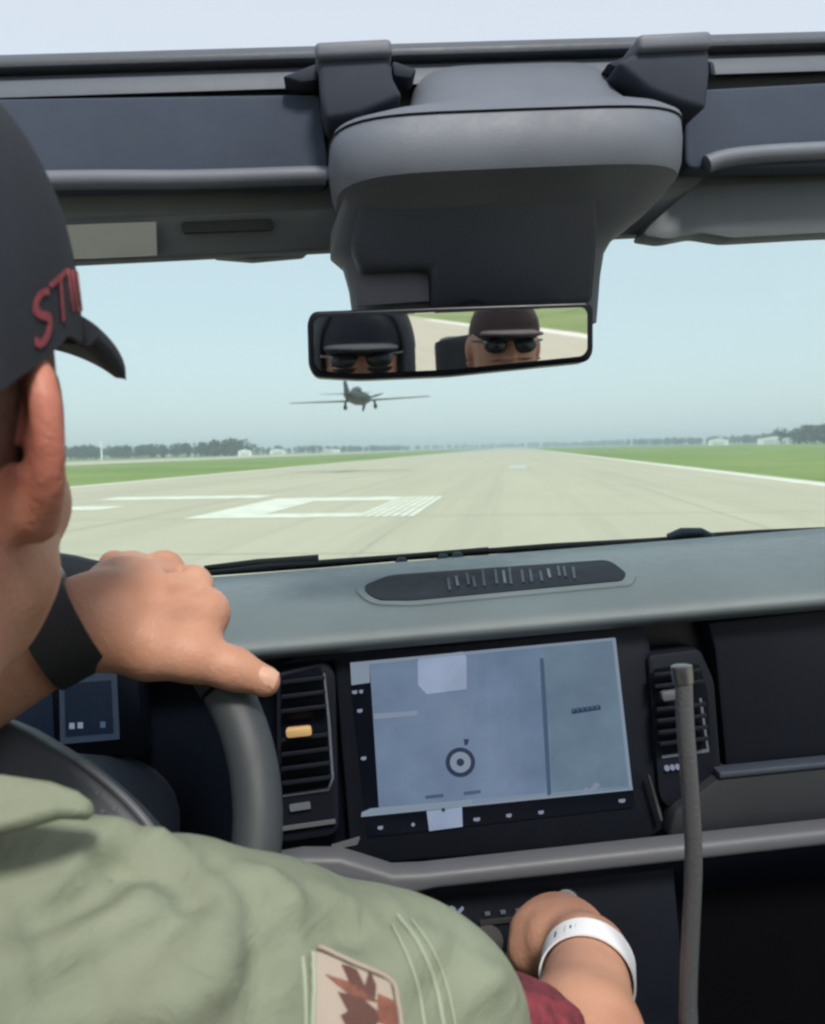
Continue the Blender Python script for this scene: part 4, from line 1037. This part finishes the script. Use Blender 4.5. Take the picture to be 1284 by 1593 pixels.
def seam(name, pts, rad, mt, parent, lift=.0006):
    out = []
    for p in catmull([Vector((a, b_, 0)) for a, b_ in pts], 6):
        q, nn_ = cn(p.x, p.y)
        if q is not None:
            if nn_ @ q > 0: nn_ = -nn_
            out.append(Vector(q + nn_ * lift + off))
    if len(out) > 2: return tube(name, out, rad, mt, parent, 6)
stitch = mat('pale green stitching', (0.31, 0.35, 0.26), .9)
patch_b = mat('beige patch cloth', (0.36, 0.30, 0.25), .85, bump=.4, bscale=1200)
patch_r = mat('rust brown embroidery', (0.20, 0.075, 0.050), .8, var=.3, vscale=200, bump=.5, bscale=900)
patch_d = mat('dark brown embroidery', (0.085, 0.035, 0.028), .8)
pt = oncloth('sleeve_patch', [(488, 1484), (604, 1530), (622, 1640), (484, 1640)], .0022, patch_b, shirt, 12)
seam('patch_border', [(482, 1486), (484, 1540), (484, 1630)], .0012, stitch, pt, .0024)
seam('patch_border', [(490, 1478), (545, 1502), (602, 1526), (614, 1560), (622, 1620)], .0011, patch_b, pt, .0028)
# leaf / bird emblem of pointed lobes
for tri in ([(505, 1520), (540, 1530), (590, 1562), (545, 1552)], [(530, 1505), (552, 1512), (575, 1556), (545, 1538)], [(572, 1512), (582, 1535), (580, 1560), (562, 1550)],
            [(524, 1545), (560, 1553), (585, 1575), (545, 1585)], [(528, 1580), (555, 1565), (590, 1580), (560, 1640)], [(585, 1548), (610, 1560), (615, 1600), (585, 1590)]):
    oncloth('emblem_lobe', tri, .0030, patch_r if tri[0][0] % 2 else patch_d, pt, 5)
seam('sleeve_seam', [(618, 1425), (650, 1468), (676, 1530), (690, 1600)], .0011, stitch, shirt)
seam('sleeve_seam', [(640, 1432), (672, 1478), (696, 1540), (710, 1610)], .0007, stitch, shirt)
seam('sleeve_seam', [(610, 1440), (634, 1490), (650, 1540), (660, 1600)], .0008, stitch, shirt)
seam('sleeve_seam', [(470, 1490), (474, 1540), (476, 1600)], .0010, stitch, shirt)
# collar leaf
cpts = [(-170, 1190), (-60, 1192), (20, 1203), (80, 1212), (122, 1226), (148, 1248), (138, 1262), (90, 1262), (30, 1278), (-60, 1296), (-170, 1300)]
cd_ = [.335, .345, .352, .356, .360, .362, .352, .345, .336, .326, .32]
cv = [Vector(e_(a, b_, d) + off) for (a, b_), d in zip(cpts, cd_)]
prism('collar', cv, (-.001, .005, -.007), suit_m, shirt, bevel=.003, seg=3)
# cuff of dark red cloth inside the sleeve end
cuff_m = mat('dark red cuff lining', (0.11, 0.016, 0.028), .8, var=.6, vscale=90, second=(0.22, .03, .045))
ax_ = (wr_r - el_r) / np.linalg.norm(wr_r - el_r)
s1 = np.cross(ax_, [0, 0, 1]); s1 /= np.linalg.norm(s1); s2 = np.cross(s1, ax_)
def armring(t, r_, n=32, sq=1.0): c0 = el_r + (wr_r - el_r) * t; return [Vector(c0 + (s1 * math.cos(2 * math.pi * i / n) + s2 * math.sin(2 * math.pi * i / n) * sq) * r_ + off) for i in range(n)]
la, lb = e_(740, 1610, .475), e_(846, 1640, .500)
axs = (lb - la) / np.linalg.norm(lb - la); q1 = np.cross(axs, [0, 0, 1]); q1 /= np.linalg.norm(q1); q2 = np.cross(q1, axs)
def slr(t, r_, n=40): c0 = la * (1 - t) + lb * t; return [Vector(c0 + (q1 * math.cos(2 * math.pi * i / n) + q2 * math.sin(2 * math.pi * i / n)) * (r_ * (1 + .04 * math.sin(7 * 2 * math.pi * i / n))) + off) for i in range(n)]
loft('sleeve_lining', [slr(0, .034), slr(.5, .037), slr(.9, .036), slr(1.0, .035), slr(1.03, .032), slr(.8, .03)], cuff_m, shirt, smooth=60)

# ---- white wristband on the right wrist, watch on the left
band_m = mat('white paper wristband', (0.74, 0.74, 0.76), .6, var=.04)
navy_m = mat('navy print', (0.02, 0.035, 0.10), .6)
def wring(c0, axis, r_, width, mt, name, parent, th=.0016, n=48, tilt=0, sq=1.0, ref=(0, 0, 1)):
    axis = np.array(axis) / np.linalg.norm(axis); a1 = np.cross(axis, ref); a1 /= np.linalg.norm(a1); a2 = np.cross(a1, axis)
    def rg(o, rr): return [Vector(c0 + axis * (o + tilt * math.cos(t)) + (a1 * math.cos(t) + a2 * math.sin(t) * sq) * rr + off) for t in [2 * math.pi * i / n for i in range(n)]]
    return loft(name, [rg(-width / 2, r_), rg(-width / 2, r_ + th), rg(width / 2, r_ + th), rg(width / 2, r_), rg(-width / 2, r_)], mt, parent, smooth=40, cap=False)
wb = wring(el_r + (wr_r - el_r) * .90, ax_, .0350, .025, band_m, 'wristband', person)
a1 = np.cross(ax_, [0, 0, 1]); a1 /= np.linalg.norm(a1); a2 = np.cross(a1, ax_)
cB = el_r + (wr_r - el_r) * .90
def bandpt(t, o, l=.0366): return Vector(cB + ax_ * o + (a1 * math.cos(t) + a2 * math.sin(t)) * l + off)
for (t0, t1, o0, o1) in ((R(118), R(128), -.006, .005), (R(131), R(134), -.005, .004), (R(104), R(112), -.002, .003)):
    prism('band_print', [bandpt(t0, o0), bandpt(t1, o0), bandpt(t1, o1), bandpt(t0, o1)], Vector(cB + off) * 0 + (bandpt(t0, 0, .0358) - bandpt(t0, 0, .0366)), navy_m, wb)
axl = (wr_l - el_l) / np.linalg.norm(wr_l - el_l)
axl2 = e_(165, 960, .572) - (el_l * .25 + wr_l * .75); axl2 /= np.linalg.norm(axl2)
strap_m = mat('black watch strap', (0.010, 0.010, 0.013), .6, bump=.3, bscale=700)
cW = wr_l + axl2 * -.006
wt = wring(cW, axl2, .0305, .034, strap_m, 'watch', person, th=.0045)
b1 = np.cross(axl2, [0, 0, 1]); b1 /= np.linalg.norm(b1); b2 = np.cross(b1, axl2)
fc = cW + (b2 * .95 - b1 * .1) * .034
def fring(r_, o): return [Vector(fc + axl2 * r_ * math.cos(t) + b1 * r_ * math.sin(t) + b2 * o + off) for t in [2 * math.pi * i / 28 for i in range(28)]]
loft('watch_case', [fring(.017, -.004), fring(.019, 0), fring(.019, .006), fring(.016, .008)], metal, wt, smooth=40)
loft('watch_glass', [fring(.0155, .0081), fring(.015, .0092)], win_m, wt, smooth=40)
# ---- trousers
tr_m = suit_m
tw = empty('tmp'); bpy.data.objects.remove(tw)
TS = SDF((-.66, .12, -1.18), (-.02, 1.12, -.52), .009)
for s, kx in ((-1, -.42), (1, -.17)):
    hip = np.array([-.29 + s * .09, .30, -.66]); kn_ = np.array([kx, .74, -.60]); an_ = np.array([kx - .01, .98, -1.0])
    TS.chain([hip, kn_, an_], [.095, .070, .052], k=.03)
    TS.chain([an_, an_ + np.array([0, .10, -.02])], [.045, .038], k=.02)
TS.cap([-.36, .28, -.66], [-.22, .28, -.66], .11, .11, k=.03)
Vt, Ft = TS.mesh(); npmesh('trousers', Vt + off, Ft, tr_m, person)

# ================================================================== rear passengers, seen only in the mirror
def passenger(x, y, jacket, capm, label, hood=False):
    base = Vector((x, y, .98)); e = empty('person', base); tag(e, label, 'person')
    h0 = np.array([0, 0, .72])
    G_ = SDF((-.32, -.25, .02), (.32, .30, .95), .007)
    G_.ell(h0, (.076, .096, .115), None, k=0); G_.ell(h0 + np.array([0, .04, -.05]), (.058, .062, .075), None, k=.03)
    G_.chain([h0 + np.array([0, .095, .01]), h0 + np.array([0, .112, -.025])], [.009, .013], k=.01)
    for s in (-1, 1):
        G_.ell(h0 + np.array([s * .08, -.01, -.01]), (.012, .018, .032), None, k=.008)
        G_.ell(h0 + np.array([s * .031, .098, .01]), (.016, .012, .010), None, k=.008, sub=True)
    G_.cap(h0 + np.array([0, -.02, -.06]), [0, -.03, .48], .055, .06, k=.03); G_.cap([0, -.03, .44], [0, -.02, .08], .09, .11, k=.03)
    v, f = G_.mesh(); npmesh('body', v, f, skin, e)
    J = SDF((-.36, -.25, .0), (.36, .45, .62), .008)
    J.cap([-.15, -.03, .42], [.15, -.03, .42], .085, .085, k=.04); J.cap([0, -.03, .40], [0, -.02, .12], .14, .15, k=.05)
    J.cap([-.06, -.02, .3], [-.06, -.02, .1], .13, .13, k=.04); J.cap([.06, -.02, .3], [.06, -.02, .1], .13, .13, k=.04)
    for s in (-1, 1): J.chain([[s * .19, -.03, .42], [s * .25, .04, .22], [s * .18, .26, .20]], [.07, .06, .05], k=.03)
    J.cap([0, -.02, .66], [0, -.02, .50], .058, .062, k=.008, sub=True)
    v, f = J.mesh(); npmesh('jacket', v, f, jacket, e)
    K = SDF((-.13, -.16, .66), (.13, .24, .90), .005)
    K.ell([0, -.004, .745], (.086, .106, .110), None, k=0); K.cap([-.2, 0, .60], [.2, 0, .60], .15, .15, k=.003, sub=True)
    K.ell([0, .11, .752], (.075, .085, .008), None, k=.004)
    v, f = K.mesh(); npmesh('cap', v, f, capm, e)
    Q = SDF((-.12, .04, .66), (.12, .15, .78), .004)
    for s in (-1, 1): Q.ell([s * .034, .098, .725], (.028, .014, .019), None, k=.006); Q.cap([s * .055, .092, .733], [s * .082, .05, .733], .004, .004, k=.004)
    v, f = Q.mesh(); npmesh('sunglasses', v, f, win_m, e)
    if hood:   # hood pulled up and a gaiter over the lower face
        D = SDF((-.20, -.20, .40), (.20, .20, .92), .006)
        D.ell([0, -.03, .735], (.112, .125, .145), None, k=0); D.cap([0, -.03, .66], [0, -.02, .47], .098, .125, k=.04); D.ell([0, .075, .735], (.085, .10, .105), None, k=.01, sub=True); D.ell([0, .10, .60], (.05, .06, .06), None, k=.01, sub=True)
        v, f = D.mesh(); npmesh('hood', v, f, jacket, e)
        M2 = SDF((-.12, -.04, .55), (.12, .16, .74), .005)
        M2.ell([0, .035, .655], (.074, .085, .062), None, k=0); M2.cap([0, .02, .62], [0, .0, .52], .068, .07, k=.03); M2.cap([0, .10, .70], [0, .122, .69], .012, .016, k=.015)
        v, f = M2.mesh(); npmesh('neck_gaiter', v, f, jacket, e)
jk1 = mat('dark grey jacket', (0.035, 0.04, 0.05), .85, bump=.4, bscale=800); jk2 = mat('plum brown shirt', (0.09, 0.055, 0.06), .85, bump=.4, bscale=800)
passenger(-.05, -.30, jk1, cap_m, 'rear passenger in a dark grey hooded jacket, on the left in the rear-view mirror', True)
passenger(.29, -.60, jk2, mat('dark brown cap', (0.05, 0.03, 0.03), .85), 'rear passenger in a plum shirt, on the right in the rear-view mirror')

# ================================================================== haze
hm = bpy.data.materials.new('thin pale haze'); hm.use_nodes = True; N = hm.node_tree.nodes; N.clear()
pvn = N.new('ShaderNodeVolumePrincipled'); pvn.inputs['Color'].default_value = (0.84, 0.95, 0.99, 1); pvn.inputs['Density'].default_value = 0.0009; pvn.inputs['Anisotropy'].default_value = 0.0
ho = N.new('ShaderNodeOutputMaterial'); hm.node_tree.links.new(pvn.outputs[0], ho.inputs['Volume'])
v, f = boxgeo((0, 0, 7.5), (7200, 7200, 17)); hzb = obj('haze', v, f, hm); tag(hzb, None, None, None, 'stuff')
